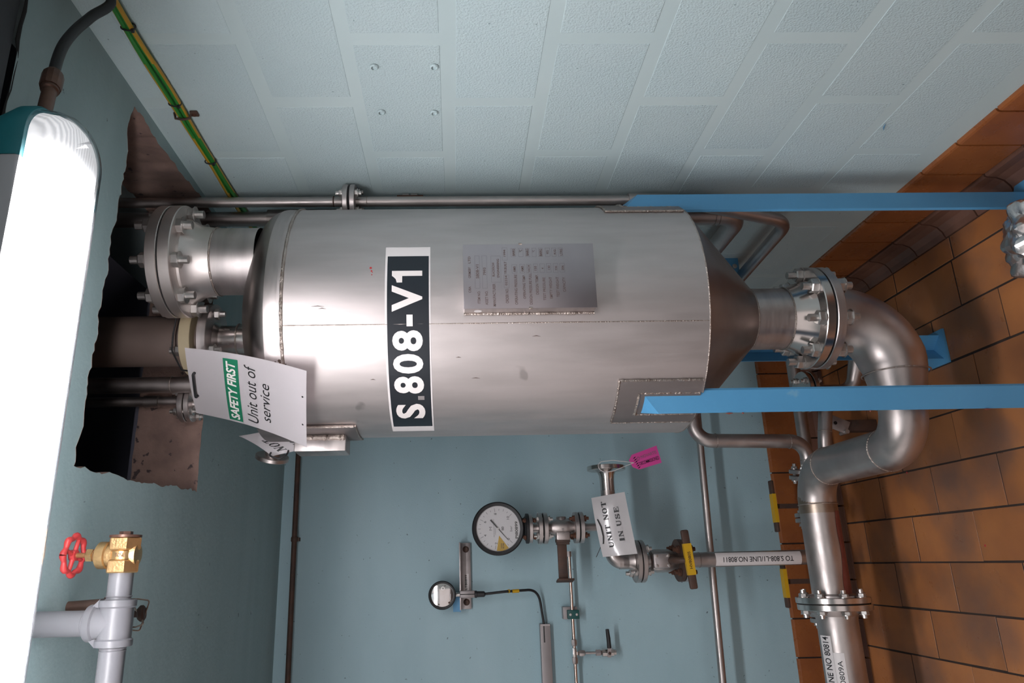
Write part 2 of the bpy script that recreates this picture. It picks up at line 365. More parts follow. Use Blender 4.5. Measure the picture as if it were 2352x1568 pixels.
# small drilled plugs and a scuff on the wall
for y, z in ((-1.687, 1.711), (-1.687, 1.584), (-1.528, 1.712), (-1.525, 1.589)):
    bm = BM(); lathe(bm, [(0.0095, 0.0025), (0.0075, 0.0052), (0.0055, 0.0055), (0.0045, 0.003), (0, 0.003)], (0, y, z), (-1, 0, 0), 14); obj('wall_plug', bm, 'block', wall_right)
    bm = BM(); lathe(bm, [(0.0062, 0.0036), (0.0062, 0.0058), (0.0052, 0.0058)], (0, y, z), (-1, 0, 0), 14); bmesh.ops.delete(bm, geom=[f for f in bm.faces if (f.calc_center_median()-V3((0, y, z))).normalized().z < 0.2], context='FACES'); obj('plug_gap', bm, 'ink', wall_right)
bm = BM(); tube(bm, [(-0.004, -1.475, 0.487), (-0.0042, -1.46, 0.483), (-0.004, -1.447, 0.476)], [0.0005, 0.0014, 0.0005], 6); obj('paint_scuff', bm, 'blue', wall_right)

bm = BM(); box(bm, (-2.4, 0.1, 1.3), (4.8, 0.2, 2.8)); wall_back = struct('wall_back', bm, 'back', 0)

# ceiling slab with the rough opening above the vessel
def ragged(a, b, n, amp):
    a, b = V3((*a, 0)), V3((*b, 0)); d = (b-a); nn = V3((-d.y, d.x, 0)).normalized(); out = []
    w = 0.0
    for i in range(n):
        w = w*0.75+random.uniform(-amp, amp)*0.8; out.append(a+d*((i+random.uniform(-.3, .3)*(i > 0))/n)+nn*w*(0 if i == 0 else 1))
    return out
hole = ragged((-0.03, -1.592), (-0.825, -1.63), 70, 0.0075)+ragged((-0.825, -1.63), (-0.81, -0.985), 46, 0.006)+ragged((-0.81, -0.985), (-0.02, -1.0), 40, 0.005)+ragged((-0.02, -1.0), (-0.03, -1.592), 40, 0.006)
bm = BM(); hv = [bm.verts.new((p.x, p.y, ZC)) for p in hole]
ov = [bm.verts.new((x, y, ZC)) for x, y in ((-4.9, -1.985), (0.0, -1.985), (0.0, 0.0), (-4.9, 0.0))]
es = [bm.edges.new((L[i], L[(i+1) % len(L)])) for L in (hv, ov) for i in range(len(L))]
bmesh.ops.triangle_fill(bm, edges=es, use_beauty=True)
inside = [f for f in bm.faces if -0.8 < f.calc_center_median().x < -0.06 and -1.55 < f.calc_center_median().y < -1.02 and all(v in hv for v in f.verts)]
bmesh.ops.delete(bm, geom=inside, context='FACES_ONLY')
ceiling = struct('ceiling', bm, 'ceil', 0)
bm = BM(); n = len(hole); lv = [(0.0, 0.0), (0.06, 0.006), (0.18, -0.004)]
rg = [[bm.verts.new((p.x, p.y, ZC+h-0.0005)) for p in hole] for h, _ in lv]
for a in range(len(lv)-1):
    for i in range(n): bm.faces.new((rg[a][i], rg[a][(i+1) % n], rg[a+1][(i+1) % n], rg[a+1][i]))
obj('opening_side', bm, 'concrete', ceiling, label='bare pinkish concrete edge of the opening')
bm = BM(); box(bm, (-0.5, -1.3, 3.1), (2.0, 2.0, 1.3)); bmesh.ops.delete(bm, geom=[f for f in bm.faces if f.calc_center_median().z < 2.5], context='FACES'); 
bmesh.ops.reverse_faces(bm, faces=bm.faces); o = struct('void_box', bm, 'dark', 0)  # added dark box, shuts the world light out of the opening
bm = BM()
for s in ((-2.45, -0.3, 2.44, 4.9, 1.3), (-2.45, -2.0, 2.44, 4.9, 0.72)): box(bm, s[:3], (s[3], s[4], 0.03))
o = struct('void_slab', bm, 'dark', 0)  # added dark slabs, close the box off around the opening
bm = BM(); box(bm, (-2.45, -2.075, 2.285), (4.9, 0.165, 0.06), bev=0.003); struct('trim_1', bm, 'beam')
bm = BM(); tube(bm, [(-0.005-0.03*i, -1.984+random.uniform(-.005, .004), ZC+0.001) for i in range(60)], [random.uniform(.001, .0036) for i in range(60)], 6); struct('trim_2', bm, 'gasket')
bm = BM(); box(bm, (-2.45, -3.9, 2.36), (4.9, 3.45, 0.05)); struct('ceiling_near', bm, 'ceil', 0)

bm = BM()
for x, y in ((-0.742, -0.513), (-0.991, -0.816)): lathe(bm, [(0, .0012), (.0035, .0008), (.004, 0)], (x, y, 0), seg=8)
o = obj('paint_fleck', bm, 'red', floor, 0); o['kind'] = 'stuff'

# skirting and cove tiles
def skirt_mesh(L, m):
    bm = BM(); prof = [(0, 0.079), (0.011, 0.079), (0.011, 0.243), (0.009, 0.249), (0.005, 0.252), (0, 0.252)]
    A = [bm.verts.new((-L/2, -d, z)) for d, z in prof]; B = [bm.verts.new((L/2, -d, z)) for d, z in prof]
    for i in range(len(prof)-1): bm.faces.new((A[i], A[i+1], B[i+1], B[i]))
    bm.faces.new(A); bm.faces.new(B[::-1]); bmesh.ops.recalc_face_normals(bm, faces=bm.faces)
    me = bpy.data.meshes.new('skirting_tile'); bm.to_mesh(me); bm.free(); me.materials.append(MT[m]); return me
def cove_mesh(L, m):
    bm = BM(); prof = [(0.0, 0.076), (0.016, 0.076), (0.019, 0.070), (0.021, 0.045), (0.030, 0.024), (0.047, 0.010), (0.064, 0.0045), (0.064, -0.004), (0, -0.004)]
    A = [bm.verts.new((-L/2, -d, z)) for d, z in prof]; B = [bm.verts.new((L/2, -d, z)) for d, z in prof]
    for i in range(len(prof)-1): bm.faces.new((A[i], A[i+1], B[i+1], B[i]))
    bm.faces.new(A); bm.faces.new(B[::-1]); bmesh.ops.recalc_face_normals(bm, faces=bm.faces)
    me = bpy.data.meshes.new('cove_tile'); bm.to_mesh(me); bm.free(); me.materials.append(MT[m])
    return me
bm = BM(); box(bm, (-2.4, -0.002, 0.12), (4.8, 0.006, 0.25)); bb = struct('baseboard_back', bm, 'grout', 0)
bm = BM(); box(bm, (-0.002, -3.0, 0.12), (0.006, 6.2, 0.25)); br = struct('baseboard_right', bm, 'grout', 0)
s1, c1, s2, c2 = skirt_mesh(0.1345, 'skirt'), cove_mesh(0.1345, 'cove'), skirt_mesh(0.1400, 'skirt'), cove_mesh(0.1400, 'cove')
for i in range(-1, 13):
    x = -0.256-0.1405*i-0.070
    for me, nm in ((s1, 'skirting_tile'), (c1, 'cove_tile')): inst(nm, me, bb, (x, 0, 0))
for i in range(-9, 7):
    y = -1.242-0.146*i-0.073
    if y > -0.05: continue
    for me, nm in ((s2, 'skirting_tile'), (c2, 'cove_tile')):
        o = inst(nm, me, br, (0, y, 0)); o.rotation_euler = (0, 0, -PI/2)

# ------------------------------------------------------------------ strip lamp
LX0, LX1, LY0, LY1 = -0.362, -1.90, -2.102, -1.953
def outline(inset, x0=LX0, x1=LX1, seg=10, rnd=0.07):
    y0, y1 = LY0+inset, LY1-inset; x0 = x0-inset; x1 = x1+inset; r = max(0.012, rnd-inset*0.8); pts = []
    for cx, cy, a in ((x0-r*0.9, y1-r, 0), ):
        pts += [V3((cx+r*0.9*math.cos(PI/2-PI/2*k/seg), cy+r*math.sin(PI/2-PI/2*k/seg), 0)) for k in range(seg+1)]
    pts += [V3((x0-r*0.9+r*0.9*math.cos(-PI/2*k/seg), y0+r+r*math.sin(-PI/2*k/seg), 0)) for k in range(seg+1)]
    pts += [V3((x1, y0, 0)), V3((x1, y1, 0))]
    return pts
def loft(bm, levels, fn, cap0=True, cap1=True):
    R = [[bm.verts.new((p.x, p.y, z)) for p in fn(ins)] for z, ins in levels]
    for a in range(len(R)-1):
        for i in range(len(R[0])): bm.faces.new((R[a][i], R[a][(i+1) % len(R[0])], R[a+1][(i+1) % len(R[0])], R[a+1][i]))
    if cap0: bm.faces.new(R[0])
    if cap1: bm.faces.new(R[-1])
    return bm
lamp = thing('strip_lamp', (-1.02, -2.035, ZC), 'bright fluorescent strip lamp with teal end cap and clear cover under the ceiling', 'lamp')
bm = BM(); loft(bm, [(2.137, 0.0), (2.142, -0.003), (2.160, -0.003), (2.20, 0.012), (2.214, 0.035)], lambda i: outline(i)); 
bmesh.ops.bisect_plane(bm, geom=bm.verts[:]+bm.edges[:]+bm.faces[:], plane_co=(-0.468, 0, 0), plane_no=(1, 0, 0), clear_inner=True)
obj('end_cap', bm, 'teal', lamp, label='teal plastic end cap')
bm = BM(); loft(bm, [(2.137, 0.0), (2.142, -0.002), (2.160, -0.002), (2.20, 0.012), (2.214, 0.035)], lambda i: outline(i))
bmesh.ops.bisect_plane(bm, geom=bm.verts[:]+bm.edges[:]+bm.faces[:], plane_co=(-0.468, 0, 0), plane_no=(1, 0, 0), clear_outer=True)
obj('lamp_body', bm, 'lampgrey', lamp)
bm = BM(); loft(bm, [(2.1375, 0.001), (2.118, 0.004), (2.102, 0.010), (2.092, 0.020), (2.086, 0.040)], lambda i: outline(i), cap0=False)
obj('clear_cover', bm, 'clear', lamp, 60)
bm = BM(); loft(bm, [(2.1355, 0.006), (2.119, 0.009), (2.105, 0.016), (2.096, 0.026), (2.090, 0.046)], lambda i: outline(i))
ml = emit('lit_prismatic_diffuser', (1.0, 0.965, 0.955), LAMP_STRENGTH)
t = ml.node_tree; g = nd(t, 'ShaderNodeNewGeometry'); sx = nd(t, 'ShaderNodeSeparateXYZ'); mr = nd(t, 'ShaderNodeMapRange', interpolation_type='SMOOTHSTEP')
for k_, v_ in (('From Min', -0.400), ('From Max', -0.500), ('To Min', 0.0), ('To Max', 1.0)): mr.inputs[k_].default_value = v_
def mth(op, a, b):
    n_ = nd(t, 'ShaderNodeMath', operation=op)
    for q_, v_ in enumerate((a, b)):
        if hasattr(v_, 'links'): t.links.new(v_, n_.inputs[q_])
        else: n_.inputs[q_].default_value = v_
    return n_.outputs[0]
t.links.new(g.outputs['Position'], sx.inputs[0]); t.links.new(sx.outputs['X'], mr.inputs['Value'])
rib = mth('ADD', mth('MULTIPLY', mth('SINE', mth('MULTIPLY', sx.outputs['Y'], 950.0), 0.0), 0.14), 0.50)      # moulded prisms glow unevenly where the tubes end
glow = mth('ADD', mth('MULTIPLY', mth('POWER', mr.outputs[0], 4.0), LAMP_STRENGTH), rib)
t.links.new(glow, t.nodes['Principled BSDF'].inputs['Emission Strength'])
obj('diffuser', bm, ml, lamp, 0, label='glowing prismatic diffuser')
bm = BM(); loft(bm, [(2.134, 0.008), (2.1365, 0.008)], lambda i: outline(i)); obj('reflector_tray', bm, 'lampwhite', lamp)
bm = BM(); box(bm, (-0.62, -2.05, 2.231), (0.03, 0.08, 0.042)); obj('hanger', bm, 'galv', lamp)
bm = BM(); box(bm, (-1.45, -2.05, 2.231), (0.03, 0.08, 0.042)); obj('hanger', bm, 'galv', lamp)
bm = BM(); box(bm, (-0.49, -2.1025, 2.124), (0.034, 0.004, 0.012), bev=0.001); obj('cover_clip', bm, 'clear', lamp)
gl0, gl1 = V3((-0.359, -2.046, 2.150)), V3((-0.272, -2.020, 2.163))
d = (gl1-gl0).normalized(); bm = BM()
lathe(bm, [(0, -0.01), (0.0105, -0.01), (0.0105, 0.045), (0.013, 0.047), (0.013, 0.055), (0, 0.055)], gl0, d, 16)
lathe(bm, [(0, 0.052), (0.0145, 0.052), (0.0155, 0.056), (0.0155, 0.082), (0.012, 0.090), (0.0085, 0.091), (0, 0.091)], gl0, d, 12)
obj('cable_gland', bm, 'bronze', lamp, 25, label='brown ribbed cable gland')
def spline(P, n=8):
    P = [V3(p) for p in P]; out = []
    for i in range(len(P)-1):
        p0, p1, p2, p3 = P[max(i-1, 0)], P[i], P[i+1], P[min(i+2, len(P)-1)]
        for k in range(n):
            t = k/n; out.append(0.5*((2*p1)+(p2-p0)*t+(2*p0-5*p1+4*p2-p3)*t*t+(3*p1-p0-3*p2+p3)*t**3))
    return out+[P[-1]]
bm = BM(); tube(bm, spline([gl0+d*0.07, V3((-0.231, -2.000, 2.174)), V3((-0.189, -1.985, 2.177)), V3((-0.145, -1.965, 2.175)), V3((-0.096, -1.940, 2.168)), V3((-0.034, -1.912, 2.155)), V3((-0.016, -1.97, 2.185)), V3((-0.012, -2.3, 2.225))]), 0.0086, 14)
tag(obj('lamp_cable', bm, 'black', None), 'thick black cable curving from the lamp gland to the right wall', 'cable')

# earth cables along the top of the right wall
for k, (x, z, ph) in enumerate(((-0.009, 2.176, 0), (-0.010, 2.163, 2.0))):
    pts = [(x+0.0015*math.sin(i*0.9+k), -2.3+i*0.045, z+0.0018*math.sin(i*0.55+k*2)-(0.006 if i > 18 else 0)*min(1, (i-18)/14)) for i in range(0, 48)]
    bm = BM(); tube(bm, pts, 0.0062, 12, matfn=lambda i, s: 1 if ((s+int(i*0.16)+k*4) % 12) in (2, 3, 4) else 0)
    tag(obj('earth_cable', bm, ['cgreen', 'cyellow']), 'green and yellow earth cable along the right wall, %s of the pair' % ('upper' if k == 0 else 'lower'), 'cable', 'earth cables along the right wall')
for i, (y, what) in enumerate(((-1.816, 'nearest the lamp'), (-1.576, 'just before the rusty clip'), (-1.333, 'nearest the steel pipe'))):
    bm = BM(); tube(bm, [V3((-0.010, y, 2.169))+V3((0.0085*math.cos(a), 0.001*math.sin(a*2), 0.0140*math.sin(a))) for a in [2*PI*q/16 for q in range(17)]], 0.0017, 6); box(bm, (-0.019, y, 2.160), (0.006, 0.006, 0.006))
    tag(obj('cable_tie', bm, 'black'), 'black cable tie round the two earth cables, the one %s' % what, 'cable tie', 'cable ties on the earth cables')
cl = thing('cable_clip', (0, -1.53, 2.168), 'rusty saddle clip holding the earth cables to the right wall', 'clip')
bm = BM(); tube(bm, [(-0.003, -1.53, 2.188), (-0.018, -1.53, 2.184), (-0.021, -1.53, 2.168), (-0.018, -1.53, 2.152), (-0.003, -1.53, 2.149)], 0.003, 8); obj('saddle', bm, 'brown', cl)
bm = BM(); box(bm, (-0.004, -1.528, 2.143), (0.006, 0.018, 0.018), bev=0.002); obj('fixing_lug', bm, 'brown', cl)
bm = BM(); lathe(bm, [(0, 0), (0.006, 0), (0.004, 0.004), (0, 0.005)], (-0.006, -1.528, 2.143), (-1, 0, 0), 10); obj('screw', bm, 'rustbolt', cl)

# ------------------------------------------------------------------ the vessel
VX, VY, VR = -0.385, -1.122, 0.305
VC = V3((VX, VY, 0))
def cyl(a, z, off=0.0):
    a = math.radians(a); return V3((VX+(VR+off)*math.cos(a), VY+(VR+off)*math.sin(a), z))
CD = V3((-0.321, -0.947, 0))                                       # from the vessel to the camera
vs = thing('pressure_vessel', (VX, VY, 0), 'tall brushed stainless pressure vessel on three light blue legs', 'vessel')
bm = BM(); lathe(bm, [(VR, 0.955), (VR, 1.97)], VC, seg=128); obj('shell', bm, 'shell', vs)
dome = [(VR, 1.97)]
kr, cr = 0.066, 0.56
zc_k = 1.97; a_end = math.asin((VR-kr)/(cr-kr))
for i in range(1, 11):
    t = (PI/2-a_end)*i/10; dome.append((VR-kr+kr*math.cos(t), zc_k+kr*math.sin(t)))
cz = zc_k-(cr-kr)*math.cos(a_end)
for i in range(1, 13):
    t = a_end*(1-i/12); dome.append((cr*math.sin(t) if i < 12 else 0, cz+cr*math.cos(t)))
def dome_z(r): return cz+math.sqrt(cr*cr-r*r) if r < cr*math.sin(a_end) else zc_k+math.sqrt(max(0, kr*kr-(r-VR+kr)**2))
bm = BM(); lathe(bm, dome, VC, seg=128); obj('dome_head', bm, 'dull', vs, 60)
bm = BM(); lathe(bm, [(0.084, 0.745), (VR, 0.955)], VC, seg=128); obj('cone', bm, 'dull', vs)
def ring(z, r, w, o=VC): 
    b = BM(); N = 160; tube(b, [V3(o)+V3((r*math.cos(2*PI*i/N), r*math.sin(2*PI*i/N), z)) for i in range(N+1)], [w*random.uniform(.85, 1.15) for i in range(N+1)], 8, cap=False); return b
obj('weld_seam', ring(1.944, VR, 0.0042), 'weld', vs); obj('weld_seam', ring(0.955, VR-0.001, 0.0022), 'weld', vs); obj('weld_seam', ring(0.746, 0.0845, 0.0025), 'weld', vs)
bm = BM(); lathe(bm, [(VR+.0004, 1.955), (VR+.0004, 1.975), (VR-.001, 1.985)], VC, seg=128); obj('polished_band', bm, 'steel', vs)
bm = BM(); tube(bm, [cyl(251, 0.957+i*0.0247, -0.0004) for i in range(41)], [random.uniform(.0012, .0018) for i in range(41)], 6); obj('weld_seam', bm, 'weld', vs)
# outlet neck and flange
bm = BM(); lathe(bm, [(0.084, 0.747), (0.084, 0.649)], VC, seg=64); obj('outlet_neck', bm, 'steel', vs)
obj('weld_seam', ring(0.648, 0.0845, 0.0024), 'weld', vs)
bm = BM(); lathe(bm, [(0.084, 0.647), (0.0865, 0.635), (0.1, 0.60), (0.104, 0.592), (0.138, 0.592), (0.14, 0.590), (0.14, 0.570), (0.138, 0.568), (0.08, 0.568)], VC, seg=72); f1 = obj('outlet_flange', bm, 'bright', vs, 28)
bm = BM(); disc(bm, (VX, VY, 0.564), (0, 0, 1), 0.136, 0.0042, 60, 0.08); obj('gasket', bm, 'gasket', vs)
bolts(f1, (VX, VY, 0.566), (0, 0, 1), 0.119, 8, V3((-0.30, -0.953, 0)), rb=0.010, rn=0.0195, hn=0.019, half=0.026, tail=0.021)
# large top nozzle
TN = V3((-0.273, -1.292, 0)); zt = dome_z((TN-VC).length)
bm = BM(); lathe(bm, [(0.084, zt-0.03), (0.084, 2.135)], TN, seg=64); obj('nozzle_neck', bm, 'steel', vs)
obj('weld_seam', ring(2.136, 0.0845, 0.0026, TN), 'weld', vs)
bm = BM(); lathe(bm, [(0.084, 2.137), (0.085, 2.142), (0.089, 2.172), (0.102, 2.194), (0.107, 2.2), (0.107, 2.206), (0.138, 2.209), (0.14, 2.211), (0.14, 2.235), (0.138, 2.237), (0.08, 2.237)], TN, seg=72); f2 = obj('nozzle_flange', bm, 'machrough', vs, 28)
bm = BM(); disc(bm, TN+V3((0, 0, 2.237)), (0, 0, 1), 0.1365, 0.0035, 60); obj('gasket', bm, 'gasket', vs)
bm = BM(); disc(bm, TN+V3((0, 0, 2.2405)), (0, 0, 1), 0.14, 0.026, 64); obj('blind_flange', bm, 'machrough', vs)
bolts(f2, TN+V3((0, 0, 2.238)), (0, 0, 1), 0.118, 8, V3((-0.35, -0.93, 0)), rb=0.010, rn=0.0185, hn=0.018, half=0.029, tail=0.020)
# small top nozzle carrying the hose
SN = V3((-0.431, -1.136, 0)); zs = dome_z((SN-VC).length)
bm = BM(); lathe(bm, [(0.043, zs-0.02), (0.043, 2.118), (0.040, 2.121), (0.040, 2.165), (0.05, 2.178)], SN, seg=48); obj('nozzle_neck', bm, 'bright', vs)
obj('weld_seam', ring(2.119, 0.0435, 0.002, SN), 'weld', vs)
bm = BM(); disc(bm, SN+V3((0, 0, 2.178)), (0, 0, 1), 0.0965, 0.024, 56, 0.036); f3 = obj('nozzle_flange', bm, 'steel', vs)
bolts(f3, SN+V3((0, 0, 2.2115)), (0, 0, 1), 0.0735, 4, Quaternion((0, 0, 1), math.radians(-18)) @ CD, rb=0.008, rn=0.0145, hn=0.014, half=0.036, tail=0.014)
# two more nozzles behind the sign
N3 = V3((-0.537, -1.085, 0)); bm = BM(); lathe(bm, [(0.021, 2.0), (0.021, 2.19)], N3, seg=32); obj('nozzle_neck', bm, 'steel', vs)
N4 = V3((-0.579, -1.029, 0)); bm = BM(); lathe(bm, [(0.0135, 1.97), (0.0135, 2.262)], N4, seg=24); obj('nozzle_neck', bm, 'steel', vs)
bm = BM(); disc(bm, N4+V3((0, 0, 2.262)), (0, 0, 1), 0.048, 0.014, 40); f4 = obj('nozzle_flange', bm, 'steel', vs)
bolts(f4, N4+V3((0, 0, 2.2785)), (0, 0, 1), 0.0375, 4, CD+V3((-.5, 0, 0)), rb=0.0055, rn=0.0105, hn=0.01, half=0.0165, tail=0.009)
# legs: angle iron with a plate-closed sloping top, pad on the shell, base plate on the floor
def leg(az):
    c, s = math.cos(math.radians(az)), math.sin(math.radians(az)); R = lambda r, t, z: V3((VX+r*c-t*s, VY+r*s+t*c, z))
    bm = BM(); T = 0.0045                                          # outer L in plan, thickness inwards
    O = [(0.300, -0.0385), (0.338, 0.0), (0.300, 0.0385)]; I = [(0.300-T*1.414, -0.0385), (0.338-T*1.414, 0.0), (0.300-T*1.414, 0.0385)]
    topz = [1.104, 1.062, 1.104]
    vo = [[bm.verts.new(R(r, t, z)) for (r, t), z in zip(O, zz)] for zz in ([0.008]*3, topz)]
    vi = [[bm.verts.new(R(r, t, z)) for (r, t), z in zip(I, zz)] for zz in ([0.008]*3, topz)]
    for k in range(2):
        bm.faces.new((vo[0][k], vo[0][k+1], vo[1][k+1], vo[1][k])); bm.faces.new((vi[0][k], vi[1][k], vi[1][k+1], vi[0][k+1]))
        bm.faces.new((vo[0][k], vi[0][k], vi[0][k+1], vo[0][k+1])); bm.faces.new((vo[1][k], vo[1][k+1], vi[1][k+1], vi[1][k]))
    for k in (0, 2): bm.faces.new((vo[0][k], vo[1][k], vi[1][k], vi[0][k]))
    lg = obj('leg', bm, 'blue', vs, 0, label='light blue steel angle leg')
    bm = BM(); a, b, e = R(0.300, -0.0385, 1.1045), R(0.3385, 0, 1.0625), R(0.300, 0.0385, 1.1045); m_ = R(0.3, 0, 1.106)
    va = [bm.verts.new(p) for p in (a, b, e, m_)]; vb = [bm.verts.new(p-V3((0, 0, .004))) for p in (a, b, e, m_)]
    bm.faces.new((va[0], va[1], va[3])); bm.faces.new((va[1], va[2], va[3])); bm.faces.new((vb[0], vb[3], vb[1])); bm.faces.new((vb[1], vb[3], vb[2]))
    for k in range(4): 
        if k != 2 and k != 3: bm.faces.new((va[k], vb[k], vb[k+1], va[k+1]))
    obj('closing_plate', bm, 'blue', lg, 0)
    bm = BM(); box(bm, R(0.330, 0, 0.004), (0.11, 0.11, 0.008), M4.Rotation(math.radians(az), 3, 'Z'), 0.001); obj('base_plate', bm, 'blue', lg)
    bm = BM(); quadgrid(bm, lambda u, v: cyl(az-14+28*u, 0.961+0.20*v, 0.005), 16, 2, 0.005); pd = obj('leg_pad', bm, 'shell', vs)
    bm = BM(); N = 60
    path = [cyl(az-14, 0.961+0.2*i/N, 0.003) for i in range(N)]+[cyl(az-14+28*i/N, 1.161, 0.003) for i in range(N)]+[cyl(az+14, 1.161-0.2*i/N, 0.003) for i in range(N+1)]
    tube(bm, path, [random.uniform(.0022, .0038) for _ in path], 6); obj('weld_bead', bm, 'weld', pd)
    for sg in (-1, 1):
        bm = BM(); path = [R(0.3045, sg*0.0375, 0.965+0.142*i/30) for i in range(31)]; tube(bm, path, [random.uniform(.003, .0055) for _ in path], 6); obj('weld_bead', bm, 'weld', pd)
    bm = BM(); path = [R(0.3055+0.003*math.cos(i/14*PI-PI/2), -0.0375+0.075*i/14, 1.109) for i in range(15)]; tube(bm, path, [random.uniform(.0035, .006) for _ in path], 6)
    obj('weld_bead', bm, 'weld', pd)
    return lg
lg1 = leg(210); leg(330); leg(90)
bm = BM()
for z, w in ((0.893, .0085), (0.86, .003), (0.262, .008), (0.55, .002)): tube(bm, [V3((-0.6795, -1.2935, z-w)), V3((-0.6800, -1.2922, z)), V3((-0.6795, -1.2930, z+w))], [0.0006, 0.0025, 0.0006], 6)
o = obj('paint_chip', bm, 'redstain', lg1); o['kind'] = 'stuff'
# side lug under the sign
bm = BM(); quadgrid(bm, lambda u, v: cyl(168+29*u, 1.797+0.24*v, 0.007), 14, 3, 0.007); pd = obj('lug_pad', bm, 'shell', vs)
bm = BM(); path = [cyl(197, 1.80+0.22*i/40, 0.005) for i in range(41)]+[]; tube(bm, path, [random.uniform(.003, .0042) for _ in path], 6); obj('weld_bead', bm, 'weld', pd); bm = BM(); path = [cyl(168+29*i/20, 1.797, 0.004) for i in range(21)]; tube(bm, path, 0.003, 6); obj('weld_bead', bm, 'weld', pd)
a_ = math.radians(181); dr = V3((math.cos(a_), math.sin(a_), 0)); rot = M4.Rotation(a_, 3, 'Z')
bm = BM(); box(bm, VC+dr*(VR+0.022)+V3((0, 0, 1.89)), (0.045, 0.075, 0.13), rot, 0.003); obj('side_lug', bm, 'steel', vs)
bm = BM(); tn_ = V3((-dr.y, dr.x, 0)); path = [VC+dr*(VR+0.010)+tn_*0.038+V3((0, 0, 1.828+0.12*i/30)) for i in range(31)]; tube(bm, path, [random.uniform(.006, .009) for _ in path], 8); obj('weld_bead', bm, 'weld', pd)
bm = BM(); ax5 = V3((-0.86, 0.35, 0.20)).normalized(); c5 = V3((-0.715, -0.985, 2.052)); disc(bm, c5, ax5, 0.045, 0.012, 36); rod(bm, c5-ax5*0.14, c5, 0.02, 20); obj('side_nozzle', bm, 'satin', vs)
# name sticker
def oncyl(off): return lambda u, v: cyl(188.6+math.degrees(u/VR), 1.603+v, off)
UA = lambda a: math.radians(a-188.6)*VR
st = obj('name_sticker', remap(rect(0, UA(287.4), 0, 0.1045, 0.008), oncyl(0.0006)), 'label', vs, label='white and black name sticker reading S.808-V1')
obj('black_panel', remap(rect(UA(194.6), UA(282.3), 0.0035, 0.0995, 0.008), oncyl(0.0010)), 'navy', st)
for ch, a0, a1, v0, v1 in (('S', 202.2, 212.6, .0185, .0885), ('8', 218.6, 227.7, .0185, .0885), ('0', 229.0, 238.1, .0185, .0885), ('8', 239.3, 248.4, .0185, .0885), ('-', 250.1, 255.1, .041, .055), ('V', 256.4, 268.1, .0185, .0885), ('1', 269.3, 274.8, .0185, .0885)):
    if ch == '-': bm = rect(UA(a0), UA(a1), v0, v1, 0.008)
    elif ch == '1':
        bm = BM()
        for P in (((.55, 0), (1, 0), (1, 1), (.55, 1)), ((0, .66), (.0, .84), (.28, .87), (.46, .94), (.57, 1), (.57, .66))): bm.faces.new([bm.verts.new((x, y, 0)) for x, y in P])
        slice_u(fit(bm, UA(a0), UA(a1), v0, v1), 0.008)
    else: bm = slice_u(fit(letters(ch, 0.035), UA(a0), UA(a1), v0, v1), 0.008)
    obj('printed_letter', remap(bm, oncyl(0.0015)), 'paper', st, 0)
obj('printed_dot', remap(rect(UA(214.9), UA(217.2), 0.019, 0.034, 0.004), oncyl(0.0015)), 'galv', st, 0)
# name plate on its welded bracket
pa = math.radians(269.3); pn = V3((math.cos(pa), math.sin(pa), 0)); pr = V3((-math.sin(pa), math.cos(pa), 0)); PO = VC+pn*(VR+0.034)+V3((0, 0, 1.377))
bm = BM(); rotp = M4.Rotation(pa, 3, 'Z'); box(bm, PO-pn*0.022, (0.044, 0.154, 0.298), rotp, 0.0025); npb = obj('plate_bracket', bm, 'steel', vs)
bm = BM(); box(bm, PO+pn*0.0012, (0.0024, 0.156, 0.300), rotp, 0.0006); npl = obj('name_plate', bm, 'plate', npb, label='etched maker plate with rows of stamped data')
bm = BM(); lathe(bm, [(0, 0), (0.009, 0)], PO-pn*0.018-pr*0.0774+V3((0, 0, 0.118)), -pr, 24); obj('bracket_hole', bm, 'label', npb)
bm = BM(); tube(bm, [PO-pr*0.078-pn*0.036+V3((0, 0, -0.15+0.3*i/60)) for i in range(61)], [random.uniform(.002, .0045) for i in range(61)], 6); obj('weld_bead', bm, 'weld', npb)
bm = BM(); tube(bm, [PO-pr*0.078+pn*0.001+V3((0, 0, 0.001*i-0.004)) for i in range(9)], 0.003, 6); obj('tack_weld', bm, 'weld', npb)
bm = BM(); tube(bm, [PO+pr*0.078+pn*0.001+V3((0, 0, 0.014+0.001*i)) for i in range(9)], 0.003, 6); obj('tack_weld', bm, 'weld', npb)
pf = flat(PO+pn*0.0026, pr, (0, 0, 1), 0.0003)
LP = 0.300/1905.0                                                  # plate drawing units -> metres
def pu(y): return (640-y)/930.0*0.156                              # crop rows run along the plate's width
def pv(x): return (1185-x)*LP-0.0
def ptext(txt, y0, y1, x0, x1, m='rustink'): write(txt, (pu(y0), pu(y1), pv(x1), pv(x0)), pf, m, npl, 0.012)
def pbox(y0, y1, x0, x1):
    bm = BM(); w = 0.0004; u0, u1, v0, v1 = pu(y0), pu(y1), pv(x1), pv(x0)
    for a, b, c, d in ((u0, u1, v0, v0+w), (u0, u1, v1-w, v1), (u0, u0+w, v0, v1), (u1-w, u1, v0, v1)): bm.faces.new([bm.verts.new((x, y, 0)) for x, y in ((a, c), (b, c), (b, d), (a, d))])
    obj('etched_frame', remap(bm, pf), 'greyink', npl, 0)
